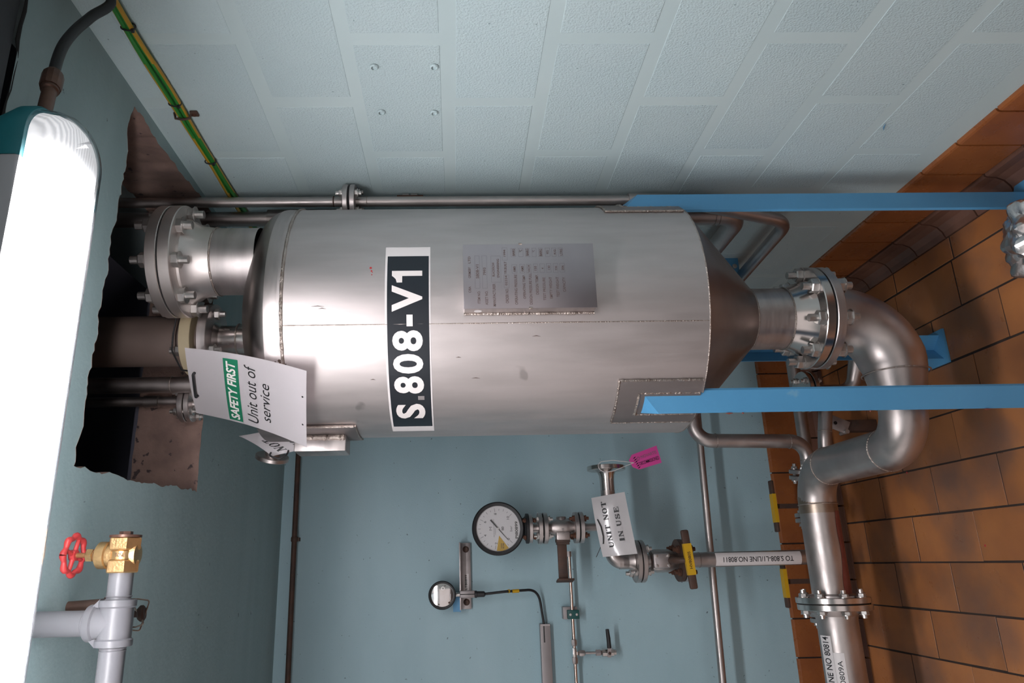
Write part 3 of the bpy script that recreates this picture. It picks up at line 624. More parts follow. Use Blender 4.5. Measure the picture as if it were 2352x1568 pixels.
for a in (('CIBA', 880, 790, 305, 340), ('GRIMSBY', 670, 510, 305, 340), ('LTD', 455, 355, 305, 340), ('ITEM NO.', 1035, 855, 432, 470), ('S808-V1', 675, 475, 415, 458), ('ASSET NO.', 1055, 855, 540, 580), ('7993', 630, 520, 520, 560), ('MANUFACTURER', 1075, 755, 650, 690),
          ('BLACKROW', 650, 445, 650, 685), ('ENGINEERING', 665, 395, 718, 752), ('ORDER NO.', 1035, 825, 832, 875), ('02334', 780, 640, 832, 862), ('YR.BUILT', 615, 435, 825, 860), ('1994', 360, 260, 820, 852), ('OPERATING PRESSURE', 1055, 625, 965, 1005), ('AMB', 590, 505, 955, 990), ('BARG', 350, 250, 950, 988),
          ('OPERATING TEMP.', 975, 630, 1085, 1122), ('AMB', 585, 500, 1070, 1105), ('\u00b0C', 295, 262, 1050, 1095), ('DESIGN PRESSURE FULL', 1055, 610, 1175, 1215), ('VAC/4', 595, 490, 1165, 1200), ('BARG', 350, 250, 1150, 1190), ('DESIGN TEMP.', 915, 630, 1270, 1310), ('150', 570, 505, 1258, 1295), ('\u00b0C', 300, 270, 1245, 1275),
          ('TEST PRESSURE', 1000, 670, 1372, 1410), ('4', 550, 530, 1365, 1395), ('BARG', 355, 255, 1345, 1385), ('EMPTY WEIGHT', 975, 665, 1465, 1505), ('130', 560, 500, 1458, 1490), ('KG', 325, 275, 1445, 1480), ('TEST WEIGHT', 955, 665, 1565, 1605), ('336', 570, 505, 1560, 1592), ('KG', 335, 265, 1555, 1585), ('CAPACITY', 880, 670, 1660, 1700), ('206', 570, 500, 1655, 1690), ('LTRS', 350, 255, 1645, 1680)): ptext(*a)
for b in ((820, 345, 400, 470), (820, 345, 505, 575), (735, 350, 635, 775), (815, 630, 815, 890), (415, 230, 800, 875), (608, 480, 935, 1008), (605, 475, 1050, 1122), (605, 475, 1148, 1215), (600, 472, 1245, 1312), (600, 472, 1340, 1410), (600, 470, 1435, 1505), (600, 470, 1535, 1605), (598, 470, 1630, 1702), (365, 240, 930, 1000), (365, 240, 1040, 1108), (365, 240, 1140, 1205), (365, 240, 1235, 1300), (365, 240, 1330, 1395), (365, 240, 1428, 1500), (365, 240, 1525, 1590), (370, 240, 1620, 1688)): pbox(*b)
# dirt and scratch marks on the shell
bm = BM()
for a, z, ln in ((259, 1.86, .03), (258, 1.85, .018), (226, 1.74, .012), (236, 1.54, .012), (226, 1.50, .02), (245, 1.36, .02)): tube(bm, [cyl(a, z-ln/2, .0002), cyl(a+.3, z, .0004), cyl(a+.1, z+ln/2, .0002)], [.0002, .0011, .0002], 5)
o = obj('scratch', bm, 'duct', vs); o['kind'] = 'stuff'
bm = BM()
for a, z, r in ((263.5+10, 1.741, .003), (272, 1.739, .0022), (271.4, 1.737, .0013), (270.2, 1.738, .0015)): lathe(bm, [(0, 0.0006), (r, 0.0003), (r*.9, 0)], cyl(a+3, z), (math.cos(math.radians(a+3)), math.sin(math.radians(a+3)), 0), 9)
o = obj('paint_spot', bm, 'red', vs); o['kind'] = 'stuff'
bm = BM()
for i in range(26):
    a, z, r = random.uniform(224, 236), random.gauss(1.943, .012), random.uniform(.0012, .0042); lathe(bm, [(0, 0.0012), (r, 0.0004), (r*1.1, -0.001)], cyl(a, z), (math.cos(math.radians(a)), math.sin(math.radians(a)), 0), 7)
o = obj('rust_stain', bm, 'brown', vs); o['kind'] = 'stuff'

# hose from the small nozzle up through the opening
hs = thing('vent_hose', SN+V3((0, 0, 2.219)), 'wide brown grey hose with cream flange rising from vessel top through opening', 'hose')
bm = BM(); disc(bm, SN+V3((0, 0, 2.202)), (0, 0, 1), 0.082, 0.004, 48, 0.03); obj('backing_ring', bm, 'cream', hs)
bm = BM(); disc(bm, SN+V3((0, 0, 2.206)), (0, 0, 1), 0.058, 0.014, 48); obj('gasket', bm, 'duct', hs)
bm = BM(); disc(bm, SN+V3((0, 0, 2.2195)), (0, 0, 1), 0.0935, 0.028, 56, 0.03); obj('hose_flange', bm, 'cream', hs, label='cream plastic flange')
bm = BM(); lathe(bm, [(0.067, 2.2475), (0.067, 3.2)], SN, seg=48); obj('hose_wall', bm, 'duct', hs)
# pipes through the opening
r1 = thing('riser_pipe', N3+V3((0, 0, 2.19)), 'steel riser pipe with welded joint, left of the brown hose behind the white sign', 'pipe')
bm = BM(); lathe(bm, [(0.0215, 2.19), (0.0215, 3.2)], N3, seg=28); obj('pipe', bm, 'satin', r1); obj('weld_seam', ring(2.305, 0.0218, 0.0014, N3), 'weld', r1)
r2 = thing('thin_riser_pipe', N4+V3((0, 0, 2.279)), 'thin dark riser pipe on a small bolted flange, leftmost in the ceiling opening', 'pipe')
bm = BM(); disc(bm, N4+V3((0, 0, 2.279)), (0, 0, 1), 0.048, 0.015, 40); obj('flange', bm, 'steel', r2)
bm = BM(); lathe(bm, [(0.0135, 2.294), (0.0135, 2.36), (0.017, 2.362), (0.017, 2.40), (0.0135, 2.402), (0.0135, 3.2)], N4+V3((0.012, 0.01, 0)), seg=24); obj('pipe', bm, 'satin', r2)

# ------------------------------------------------------------------ outlet pipework
ZP = 0.36
op = thing('outlet_pipe', (VX, VY, 0.564), 'large stainless outlet pipe bending from the vessel bottom towards the back wall', 'pipe')
bm = BM(); lathe(bm, [(0.08, 0.564), (0.138, 0.564), (0.14, 0.562), (0.14, 0.542), (0.138, 0.540), (0.098, 0.540), (0.0905, 0.527), (0.085, 0.515)], VC, seg=72); obj('flange', bm, 'steel', op, 28)
P0, P1 = V3((VX, VY, 0.516)), V3((VX, VY, ZP))
path = bend([P0, P1, V3((-0.735, VY+0.002, ZP)), V3((-0.735, -0.578, ZP)), V3((-1.132, -0.578, ZP))], [0.150, 0.098, 0.112], 14)
rr = []
acc = 0.0
for i, p in enumerate(path):
    if i: acc += (p-path[i-1]).length
    s = acc
    rr.append(0.0842 if s < 0.21 else (0.0842-(0.0842-0.060)*min(1, (s-0.21)/0.13) if s < 0.34 else 0.0585))
# add points on the straights so the taper is where it belongs
bm = BM(); tube(bm, path, rr, 40); obj('pipe', bm, 'satin', op, 60)
def ringat(p, ax, r, w, m, par, nm='weld_seam'):
    a, b, c = frame(ax); b_ = BM(); N = 60; tube(b_, [V3(p)+(a*math.cos(2*PI*i/N)+b*math.sin(2*PI*i/N))*r for i in range(N+1)], w, 8, cap=False); return obj(nm, b_, m, par)
ringat((VX, VY, 0.515), (0, 0, 1), 0.0846, 0.002, 'weld', op); ringat((-0.545, VY, ZP), (1, 0, 0), 0.0825, 0.002, 'weld', op); ringat((-0.636, VY+.002, ZP), (1, 0, 0), 0.0605, 0.002, 'weld', op)
ringat((-0.735, -1.022, ZP), (0, 1, 0), 0.0588, 0.0018, 'weld', op); ringat((-0.735, -0.69, ZP), (0, 1, 0), 0.0588, 0.0018, 'weld', op); ringat((-0.847, -0.578, ZP), (1, 0, 0), 0.0588, 0.0022, 'weld', op)
bm = BM(); lathe(bm, [(0.0586, 0), (0.0587, 0.004), (0.0587, 0.05), (0.0586, 0.054)], (-0.822, -0.578, ZP), (-1, 0, 0), 40); obj('heat_tint', bm, 'tint', op, label='brown heat tint beside the weld')
bm = BM(); disc(bm, (-1.128, -0.578, ZP), (-1, 0, 0), 0.074, 0.008, 40); lathe(bm, [(0.0585, 0), (0.076, 0.004)], (-1.124, -0.578, ZP), (-1, 0, 0), 40); obj('collar', bm, 'steel', op)
bm = BM(); disc(bm, (-1.134, -0.578, ZP), (-1, 0, 0), 0.110, 0.0175, 56, 0.05); fo = obj('flange', bm, 'bright', op)
bolts(fo, (-1.153, -0.578, ZP), (1, 0, 0), 0.0895, 8, Quaternion((1, 0, 0), math.radians(14)) @ V3((0, -1, 0.35)), rb=0.0075, rn=0.0135, hn=0.012, half=0.0195, tail=0.010)
bm = BM(); quadgrid(bm, lambda u, v: V3((-0.87-0.255*u, -0.578-0.0591*math.cos(-1.1+(0.62+0.22*u+0.06*math.sin(u*9))*v), ZP+0.0591*math.sin(-1.1+(0.62+0.22*u+0.06*math.sin(u*9))*v))), 24, 4); obj('red_stripe', bm, 'redstain', op)
dp = thing('drain_pipe', (-1.155, -0.578, ZP), 'stainless pipe with two white line labels leaving the picture along the floor', 'pipe')
bm = BM(); disc(bm, (-1.1525, -0.578, ZP), (-1, 0, 0), 0.107, 0.002, 48); obj('gasket', bm, 'gasket', dp)
bm = BM(); disc(bm, (-1.1545, -0.580, ZP-.002), (-1, 0, 0), 0.110, 0.0175, 56, 0.05); obj('flange', bm, 'bright', dp)
bm = BM(); lathe(bm, [(0.078, 1.172), (0.0745, 1.178), (0.0625, 1.19), (0.0605, 1.205), (0.0605, 2.3)], (0, -0.585, ZP), (-1, 0, 0), 40); obj('pipe', bm, 'satin', dp)
def onpipe(c, r, x0, a0, off):     # label on a pipe along -x, u to the world's right (+x), v up around the pipe
    return lambda u, v: V3((x0+u, c[0]-(r+off)*math.cos(a0+v/r), c[1]+(r+off)*math.sin(a0+v/r)))
f_ = onpipe((-0.585, ZP), 0.0605, -1.245, math.radians(52), 0.0006)
lb = obj('pipe_label', remap(slice_u(fit(rect(0, 1, 0, 1), -0.6, 0.0, 0.0, 0.034), 0.6), lambda u, v: f_(u, v)), 'label', dp)
def vsl(bm, step):
    ys = [v.co.y for v in bm.verts]; y = math.floor(min(ys)/step)*step
    while y < max(ys): bmesh.ops.bisect_plane(bm, geom=bm.verts[:]+bm.edges[:]+bm.faces[:], plane_co=(0, y, 0), plane_no=(0, 1, 0)); y += step
    return bm
bpy.data.objects.remove(lb)
lb = obj('pipe_label', remap(vsl(rect(-0.6, 0, 0, 0.040), 0.004), f_), 'label', dp, label='white label reading LINE NO 80814')
obj('lettering', remap(vsl(fit(letters('LIGHT/LINE NO 80814', 0.01), -0.215, -0.003, 0.008, 0.030), 0.004), onpipe((-0.585, ZP), 0.0605, -1.245, math.radians(52), 0.0012)), 'ink', lb, 0)
f2_ = onpipe((-0.585, ZP), 0.0605, -1.292, math.radians(22), 0.0006)
lb = obj('pipe_label', remap(vsl(rect(-0.6, 0, 0, 0.031), 0.004), f2_), 'label', dp, label='second white label lower on the pipe')
obj('lettering', remap(vsl(fit(letters('O.80809A', 0.006), -0.125, -0.022, 0.008, 0.022), 0.004), onpipe((-0.585, ZP), 0.0605, -1.292, math.radians(22), 0.0012)), 'ink', lb, 0)

# small pipe dropping beside the vessel and running behind the big pipe
def onY(x, z, y):                 # a point measured on the plane y=-0.1, carried along the line of sight to plane y
    k = (y+2.976)/2.876; return V3((CAM.x+(x-CAM.x)*k, y, CAM.z+(z-CAM.z)*k))
sp = thing('overflow_pipe', (-0.655, -0.70, 0.6), 'bent stainless pipe dropping beside the cone of the vessel', 'pipe')
bm = BM(); tube(bm, bend([V3((-0.38, -0.50, 0.73)), V3((-0.617, -0.50, 0.712)), V3((-0.626, -0.50, 0.325)), V3((-0.90, -0.45, 0.33))], [0.060, 0.060], 12), 0.0242, 28); obj('pipe', bm, 'satin', sp, 60)
ringat((-0.618, -0.50, 0.645), (0, 0, 1), 0.0245, 0.0012, 'weld', sp); ringat((-0.6255, -0.50, 0.388), (0, 0, 1), 0.0245, 0.0012, 'weld', sp); ringat((-0.69, -0.489, 0.3265), (1, 0, 0), 0.0245, 0.0012, 'weld', sp)
bm = BM(); disc(bm, (-0.722, -0.482, 0.327), (-1, 0.18, 0), 0.062, 0.013, 36, 0.02); f = obj('flange', bm, 'satin', sp)
bm = BM(); disc(bm, (-0.742, -0.4785, 0.3275), (-1, 0.18, 0), 0.062, 0.013, 36, 0.02); obj('flange', bm, 'satin', sp)
bolts(f, (-0.7365, -0.4795, 0.3273), (1, -0.18, 0), 0.046, 4, (0, -0.7, 0.7), rb=0.006, rn=0.0105, hn=0.009, half=0.0165, tail=0.009)

# run along the back wall with two handled valves
mr_ = thing('manifold_pipe', (-0.9, -0.22, 0.2), 'stainless manifold behind the big pipe with two brown handled valves', 'pipe')
bm = BM(); rod(bm, (-0.22, -0.22, 0.195), (-1.9, -0.22, 0.195), 0.024, 28); obj('pipe', bm, 'satin', mr_)
for x in (-0.853, -0.872, -1.205, -1.224):
    bm = BM(); disc(bm, (x, -0.22, 0.195), (-1, 0, 0), 0.075, 0.015, 40, 0.02); f = obj('flange', bm, 'satin', mr_)
    if x in (-0.853, -1.205): bolts(f, (x-0.017, -0.22, 0.195), (1, 0, 0), 0.054, 4, (0, 0.7, 0.7), rb=0.007, rn=0.012, hn=0.011, half=0.0185, tail=0.010)
for xc, x0, x1, lab in ((-0.826, -0.730, -0.920, True), (-1.096, -1.000, -1.186, False)):
    bm = BM(); lathe(bm, [(0.024, -0.06), (0.043, -0.04), (0.043, 0.04), (0.024, 0.06)], (xc, -0.22, 0.195), (1, 0, 0), 24); bmb = obj('valve_body', bm, 'brown', mr_)
    bm = BM(); box(bm, (xc, -0.22, 0.283), (0.017, 0.012, 0.13)); st_ = obj('valve_stem', bm, 'brown', mr_)
    bm = BM(); box(bm, ((x0+x1)/2, -0.225, 0.353), (abs(x1-x0), 0.028, 0.012), bev=0.004); hd_ = obj('valve_handle', bm, 'brown', mr_)
    bm = BM(); box(bm, ((x0+x1)/2-0.008, -0.2265, 0.353), (0.105 if lab else 0.1, 0.028, 0.0135)); obj('yellow_tag', bm, 'yellow', hd_)

# blind flange stack and its drain behind the left leg
bs = thing('capped_branch', (-0.44, -0.45, 0.27), 'capped flanged branch behind the near left blue leg', 'pipe')
bm = BM(); disc(bm, (-0.438, -0.45, 0.276), (0, 0, 1), 0.074, 0.015, 44); bf = obj('blind_flange', bm, 'bright', bs)
bm = BM(); disc(bm, (-0.438, -0.45, 0.256), (0, 0, 1), 0.074, 0.015, 44); obj('flange', bm, 'bright', bs)
bm = BM(); disc(bm, (-0.438, -0.45, 0.2705), (0, 0, 1), 0.068, 0.006, 40); obj('gasket', bm, 'gasket', bs)
bolts(bf, (-0.438, -0.45, 0.2735), (0, 0, 1), 0.055, 4, (-0.75, -0.5, 0), rb=0.0065, rn=0.0115, hn=0.010, half=0.0185, tail=0.009)
bm = BM(); tube(bm, bend([(-0.438, -0.45, 0.256), (-0.438, -0.45, 0.105), (-0.33, -0.50, 0.09), (-0.27, -0.52, 0.04)], [0.05, 0.03], 8), [0.0245]*10+[0.031]*2+[0.024]*8, 24); obj('pipe', bm, 'satin', bs, 60)
bm = BM(); tube(bm, bend([(-0.438, -0.45, 0.20), (-0.60, -0.45, 0.232), (-0.78, -0.41, 0.235)], [0.1], 6), 0.0235, 24); obj('pipe', bm, 'satin', bs, 60); ringat((-0.585, -0.45, 0.2295), (1, 0, -.2), 0.0238, 0.0012, 'weld', bs)
an = thing('anchor_bracket', (-0.54, -0.42, 0.08), 'small galvanised anchor bracket with a bolt hole, between the pipes near the floor', 'bracket')
ra = M4.Rotation(math.radians(28), 3, 'Y') @ M4.Rotation(math.radians(-10), 3, 'X')
bm = BM(); box(bm, (-0.547, -0.40, 0.155), (0.050, 0.006, 0.085), ra, 0.002); obj('plate', bm, 'galv', an)
bm = BM(); lathe(bm, [(0, 0.0), (0.0065, 0.0)], (-0.545, -0.4045, 0.160), (0, -1, 0), 16); obj('bolt_hole', bm, 'gasket', an)
bm = BM(); box(bm, (-0.553, -0.37, 0.06), (0.04, 0.05, 0.12), None, 0.002); obj('foot', bm, 'brown', an)
bm = BM(); rod(bm, (-0.58, -0.42, 0.13), (-0.58, -0.37, 0.128), 0.008, 10); obj('bolt', bm, 'zinc', an)

# pipes in the right-hand corner
ra_ = thing('corner_pipe', (-0.075, -1.10, 1.6), 'thick stainless pipe standing behind the right edge of the vessel', 'pipe')
bm = BM(); pts = bend([(-0.051, -1.089, 3.0), (-0.051, -1.089, 2.075), (-0.051, -1.087, 0.705), (-0.051, -0.32, 0.705)], [0.3, 0.065], 10)
tube(bm, pts, [0.021]+[0.021]*11+[0.0275]*(len(pts)-12), 28); obj('pipe', bm, 'satin', ra_, 60)
bm = BM(); lathe(bm, [(0, 0), (0.027, 0.004), (0.0275, 0.03), (0.0275, 0.2), (0, 0.2)], (-0.051, -1.089, 2.083), (0, 0, -1), 28); obj('pipe_sleeve', bm, 'dull', ra_)
ringat((-0.051, -1.087, 0.785), (0, 0, 1), 0.028, 0.0016, 'weld', ra_); ringat((-0.051, -1.087, 0.772), (0, 0, 1), 0.028, 0.0012, 'weld', ra_)
rb_ = thing('flanged_wall_pipe', (-0.05, -1.19, 1.83), 'slim stainless pipe with a bolted flange joint close to the right wall', 'pipe')
bm = BM(); rod(bm, (-0.05, -1.192, 3.0), (-0.05, -1.182, 1.05), 0.0138, 24); obj('pipe', bm, 'satin', rb_)
bm = BM(); tube(bm, bend([(-0.05, -1.182, 1.06), (-0.05, -1.175, 0.90), (-0.062, -1.065, 0.555), (-0.062, -0.30, 0.52)], [0.5, 0.085], 12), 0.0195, 24); obj('pipe', bm, 'satin', rb_, 60)
bm = BM(); disc(bm, (-0.05, -1.187, 1.834), (0, 0, 1), 0.0465, 0.014, 36, 0.012); fr = obj('flange', bm, 'steel', rb_)
bm = BM(); disc(bm, (-0.05, -1.187, 1.815), (0, 0, 1), 0.0465, 0.014, 36, 0.012); obj('flange', bm, 'steel', rb_)
bm = BM(); disc(bm, (-0.05, -1.187, 1.829), (0, 0, 1), 0.044, 0.005, 32, 0.012); obj('gasket', bm, 'gasket', rb_)
bolts(fr, (-0.05, -1.187, 1.8315), (0, 0, 1), 0.0335, 4, (0.25, -1, 0), rb=0.006, rn=0.0105, hn=0.009, half=0.0165, tail=0.009)
ringat((-0.05, -1.188, 1.876), (0, 0, 1), 0.0139, 0.0016, 'brown', rb_); ringat((-0.05, -1.186, 1.785), (0, 0, 1), 0.0139, 0.001, 'weld', rb_)
rc = thing('hidden_joint', (-0.035, -1.15, 1.66), 'bolted joint half hidden behind the slim wall pipe', 'pipe joint')
bm = BM(); rod(bm, (-0.020, -1.138, 2.2), (-0.020, -1.138, 1.2), 0.0075, 16); obj('pipe', bm, 'satin', rc)
for z in (1.672, 1.648):
    bm = BM(); disc(bm, (-0.020, -1.138, z), (0, 0, 1), 0.0185, 0.02, 24); obj('union_nut', bm, 'steel', rc)
bm = BM(); rod(bm, (-0.022, -1.158, 1.705), (-0.022, -1.158, 1.632), 0.006, 8); obj('bolt', bm, 'rustbolt', rc)
bk = thing('blue_pipe_bracket', (-0.1, -0.66, 0.56), 'dark blue bolted bar carrying the corner pipes from the right wall', 'bracket')
bm = BM(); box(bm, (-0.125, -0.66, 0.585), (0.25, 0.006, 0.075), bev=0.001); box(bm, (-0.125, -0.635, 0.550), (0.25, 0.05, 0.006)); obj('angle_bar', bm, 'blue', bk)
bm = BM(); lathe(bm, [(0, 0), (0.009, 0), (0.009, 0.006), (0, 0.007)], (-0.034, -0.664, 0.565), (0, -1, 0), 6); obj('bolt', bm, 'zinc', bk)

# horizontal pipe low on the back wall, conduit high on it
hp = thing('wall_pipe', (-1.0, -0.15, 0.57), 'slim stainless pipe running level across the back wall behind the labelled pipe', 'pipe')
bm = BM(); a, b = onY(-0.30, 0.558, -0.15), onY(-1.80, 0.588, -0.15); rod(bm, a, b, 0.0135, 24); obj('pipe', bm, 'satin', hp)
cn = thing('brown_conduit', (-1.0, -0.03, 2.17), 'thin rusty brown conduit along the top of the back wall', 'conduit')
bm = BM(); rod(bm, onY(-0.30, 2.176, -0.03), onY(-1.9, 2.168, -0.03), 0.0105, 16); obj('tube', bm, 'brown', cn)
for x in (-0.905, -0.30-0.1):
    p = onY(x, 2.173, -0.03); bm = BM(); lathe(bm, [(0.0115, -0.01), (0.0135, -0.006), (0.0135, 0.006), (0.0115, 0.01)], p, (1, 0, 0), 16); box(bm, p+V3((0, 0.014, -0.013)), (0.014, 0.03, 0.010)); obj('clip', bm, 'brown', cn)

# ------------------------------------------------------------------ gauge line on the back wall
GY = -0.23
def G(x, z): return onY(x, z, GY)
gx = G(-0.883, 1.2).x
gl = thing('pressure_gauge', (gx, GY, G(0, 1.392).z), 'round white pressure gauge with black rim and yellow wedge on the back wall', 'gauge')
gc = G(-0.882, 1.392); gc.y = GY
bm = BM(); lathe(bm, [(0, 0.03), (0.088, 0.03), (0.0925, 0.02), (0.0925, -0.018), (0.0955, -0.022), (0.0955, -0.032), (0.091, -0.037), (0.081, -0.035), (0.081, -0.026)], gc, (0, 1, 0), 72); obj('case', bm, 'black', gl)
bm = BM(); disc(bm, gc+V3((0, -0.024, 0)), (0, -1, 0), 0.0812, 0.001, 64); dl = obj('dial', bm, 'white', gl)
gf = flat(gc+V3((0, -0.0252, 0)), (1, 0, 0), (0, 0, 1), 0.0004)
def dialpt(v, r): a = math.radians(225-27.0*v); return r*math.cos(a), r*math.sin(a)
bm = BM()
for i in range(21):
    v = i*0.5; big = i % 4 == 0; r0, r1 = (0.060, 0.073) if big else ((0.064, 0.073) if i % 2 == 0 else (0.064, 0.070)); a = math.radians(225-27.0*v); t = V3((-math.sin(a), math.cos(a), 0))*0.0005; d_ = V3((math.cos(a), math.sin(a), 0))
    bm.faces.new([bm.verts.new(p) for p in (d_*r0-t, d_*r1-t, d_*r1+t, d_*r0+t)])
obj('scale_marks', remap(bm, gf), 'ink', dl, 0)['kind'] = 'stuff'
for v in range(0, 11, 2):
    x, y = dialpt(v, 0.053); w = 0.0033 if v < 10 else 0.0058; write(str(v), (x-w, x+w, y-0.0045, y+0.0045), gf, 'ink', dl)
write('bar', (-0.011, 0.009, -0.052, -0.043), gf, 'greyink', dl); write('SSD', (-0.007, 0.007, -0.021, -0.013), gf, 'ink', dl, 0.03)
write('M', (-0.006, 0.006, 0.022, 0.032), gf, 'greyink', dl); write('PRECISION INSTRUMENTS LTD', (-0.030, 0.034, 0.0135, 0.0165), gf, 'greyink', dl); write('LONDON LEIGH', (-0.022, 0.018, 0.0085, 0.011), gf, 'greyink', dl)
bm = BM(); w0 = dialpt(1.85, 0.080); w1 = dialpt(0.62, 0.080); ap = dialpt(1.4, 0.025)
bm.faces.new([bm.verts.new((*p, 0)) for p in (ap, dialpt(1.85, .079), dialpt(1.4, .0803), dialpt(1.0, .0803), dialpt(.62, .079))]); obj('yellow_wedge', remap(bm, flat(gc+V3((0, -0.0252, 0)), (1, 0, 0), (0, 0, 1), 0.0006)), 'yellow', dl, 0)
write('CLEAN', (-0.0705, -0.0525, -0.0135, -0.0085), flat(gc+V3((0, -0.0252, 0)), (1, 0, 0), (0, 0, 1), 0.001), 'ink', dl, 0.02); write('FILTER', (-0.0705, -0.0515, -0.0205, -0.0155), flat(gc+V3((0, -0.0252, 0)), (1, 0, 0), (0, 0, 1), 0.001), 'ink', dl, 0.02)
pl_ = obj('gauge_label', remap(rect(-0.040, 0.030, -0.075, -0.0605), gf), 'label', dl); write('PI80899', (-0.036, 0.024, -0.0725, -0.0625), flat(gc+V3((0, -0.0252, 0)), (1, 0, 0), (0, 0, 1), 0.001), 'ink', pl_, 0.02)
bm = BM(); a = math.radians(225-27*0.15); d_ = V3((math.cos(a), 0, math.sin(a))); t_ = V3((-math.sin(a), 0, math.cos(a))); o_ = gc+V3((0, -0.029, 0))
for p0, p1, w0_, w1_ in ((-d_*0.041, d_*0.0, 0.0028, 0.0018), (V3(), d_*0.056, 0.0016, 0.0005)):
    vv = [bm.verts.new(o_+q+V3((0, y, 0))) for y in (0.0006, -0.0006) for q in (p0-t_*w0_, p1-t_*w1_, p1+t_*w1_, p0+t_*w0_)]
    for q in ((0, 1, 2, 3), (7, 6, 5, 4), (0, 4, 5, 1), (1, 5, 6, 2), (2, 6, 7, 3), (3, 7, 4, 0)): bm.faces.new([vv[k] for k in q])
obj('needle', bm, 'ink', gl, 0)
bm = BM(); lathe(bm, [(0, 0.004), (0.0035, 0.004), (0.0035, 0), (0, 0)], o_, (0, -1, 0), 14); obj('needle_hub', bm, 'zinc', gl)
bm = BM(); disc(bm, gc+V3((0, -0.0335, 0)), (0, -1, 0), 0.0808, 0.001, 56); obj('gauge_glass', bm, 'glass', gl)
bm = BM(); zb = G(0, 1.290).z; lathe(bm, [(0, gc.z-0.09), (0.011, gc.z-0.09), (0.011, zb)], (gx, GY, 0), seg=16); obj('stem', bm, 'black', gl)
def zz(z): return G(0, z).z
iv = thing('gauge_valve', (gx, GY, zz(1.14)), 'small stainless flanged valve with brown lever hanging under the big gauge', 'valve')
bm = BM(); lathe(bm, [(0, zz(1.293)), (0.040, zz(1.290)), (0.046, zz(1.284)), (0.054, zz(1.283)), (0.054, zz(1.273)), (0, zz(1.273))], (gx, GY, 0), seg=40); obj('diaphragm_cap', bm, 'black', iv)
FR = 0.0565
for z0, z1, r in ((1.2725, 1.259, 0.0525), (1.236, 1.221, FR), (1.2155, 1.200, FR), (1.096, 1.081, FR), (1.076, 1.061, FR)):
    bm = BM(); lathe(bm, [(0.012, zz(z0)), (r-.001, zz(z0)), (r, zz(z0)-.001), (r, zz(z1)+.001), (r-.001, zz(z1)), (0.012, zz(z1))], (gx, GY, 0), seg=44, close=True); ff = obj('flange', bm, 'steel', iv)
    if z0 == 1.2725: bolts(ff, (gx, GY, zz(1.271)), (0, 0, 1), 0.042, 4, (-0.72, -0.6, 0), rb=0.0055, rn=0.0085, hn=0.007, half=0.014, tail=0.004, m='rustbolt')
    if z0 == 1.236: bolts(ff, (gx, GY, zz(1.218)), (0, 0, 1), 0.0425, 4, (-0.65, -0.7, 0), rb=0.006, rn=0.0105, hn=0.009, half=0.0165, tail=0.010)
    if z0 == 1.096: bolts(ff, (gx, GY, zz(1.0785)), (0, 0, 1), 0.0425, 4, (-0.65, -0.7, 0), rb=0.006, rn=0.0105, hn=0.009, half=0.0165, tail=0.010, m='rustbolt')
for z0, z1, r in ((1.2185, 1.2160, 0.052), (1.0808, 1.0763, 0.052)):
    bm = BM(); lathe(bm, [(0, zz(z0)), (r, zz(z0)), (r, zz(z1)), (0, zz(z1))], (gx, GY, 0), seg=36); obj('gasket', bm, 'gasket', iv)
bm = BM(); lathe(bm, [(0.017, zz(1.26)), (0.017, zz(1.235))], (gx, GY, 0), seg=24); obj('spool', bm, 'steel', iv)
bm = BM(); lathe(bm, [(0.020, zz(1.203)), (0.021, zz(1.19)), (0.031, zz(1.17)), (0.033, zz(1.15)), (0.033, zz(1.13)), (0.031, zz(1.115)), (0.022, zz(1.10)), (0.021, zz(1.092))], (gx, GY, 0), seg=36)
lathe(bm, [(0, 0), (0.017, 0.0), (0.019, 0.003), (0.019, 0.04), (0, 0.04)], (gx+0.04, GY, zz(1.143)), (-1, 0, 0), 20); obj('valve_body', bm, 'satin', iv)
bm = BM(); box(bm, (gx-0.030, GY-0.012, zz(1.143)), (0.03, 0.045, 0.05), bev=0.004); obj('bonnet', bm, 'satin', iv)
write('L10', (-.009, .009, -.004, .004), flat((gx-0.012, GY-0.0348, zz(1.143)), (1, 0, 0), (0, 0, 1)), 'greyink', iv)
bm = BM(); xh = gx-0.045; box(bm, (xh-0.001, GY-0.006, zz(1.143)), (0.012, 0.04, 0.05), bev=0.001); box(bm, (xh-0.010, GY-0.006, zz(1.143)), (0.010, 0.03, 0.046)); 
box(bm, (xh-0.075, GY-0.006, zz(1.147)), (0.125, 0.012, 0.034), bev=0.001); box(bm, (xh-0.140, GY-0.012, zz(1.142)), (0.007, 0.05, 0.060), M4.Rotation(0.18, 3, 'Z'), 0.001); obj('lever', bm, 'brown', iv, label='brown steel lever')
bm = BM(); lathe(bm, [(0.0215, zz(1.062)), (0.014, zz(1.045)), (0.014, zz(0.955))], (gx, GY, 0), seg=24); obj('reducer', bm, 'satin', iv)

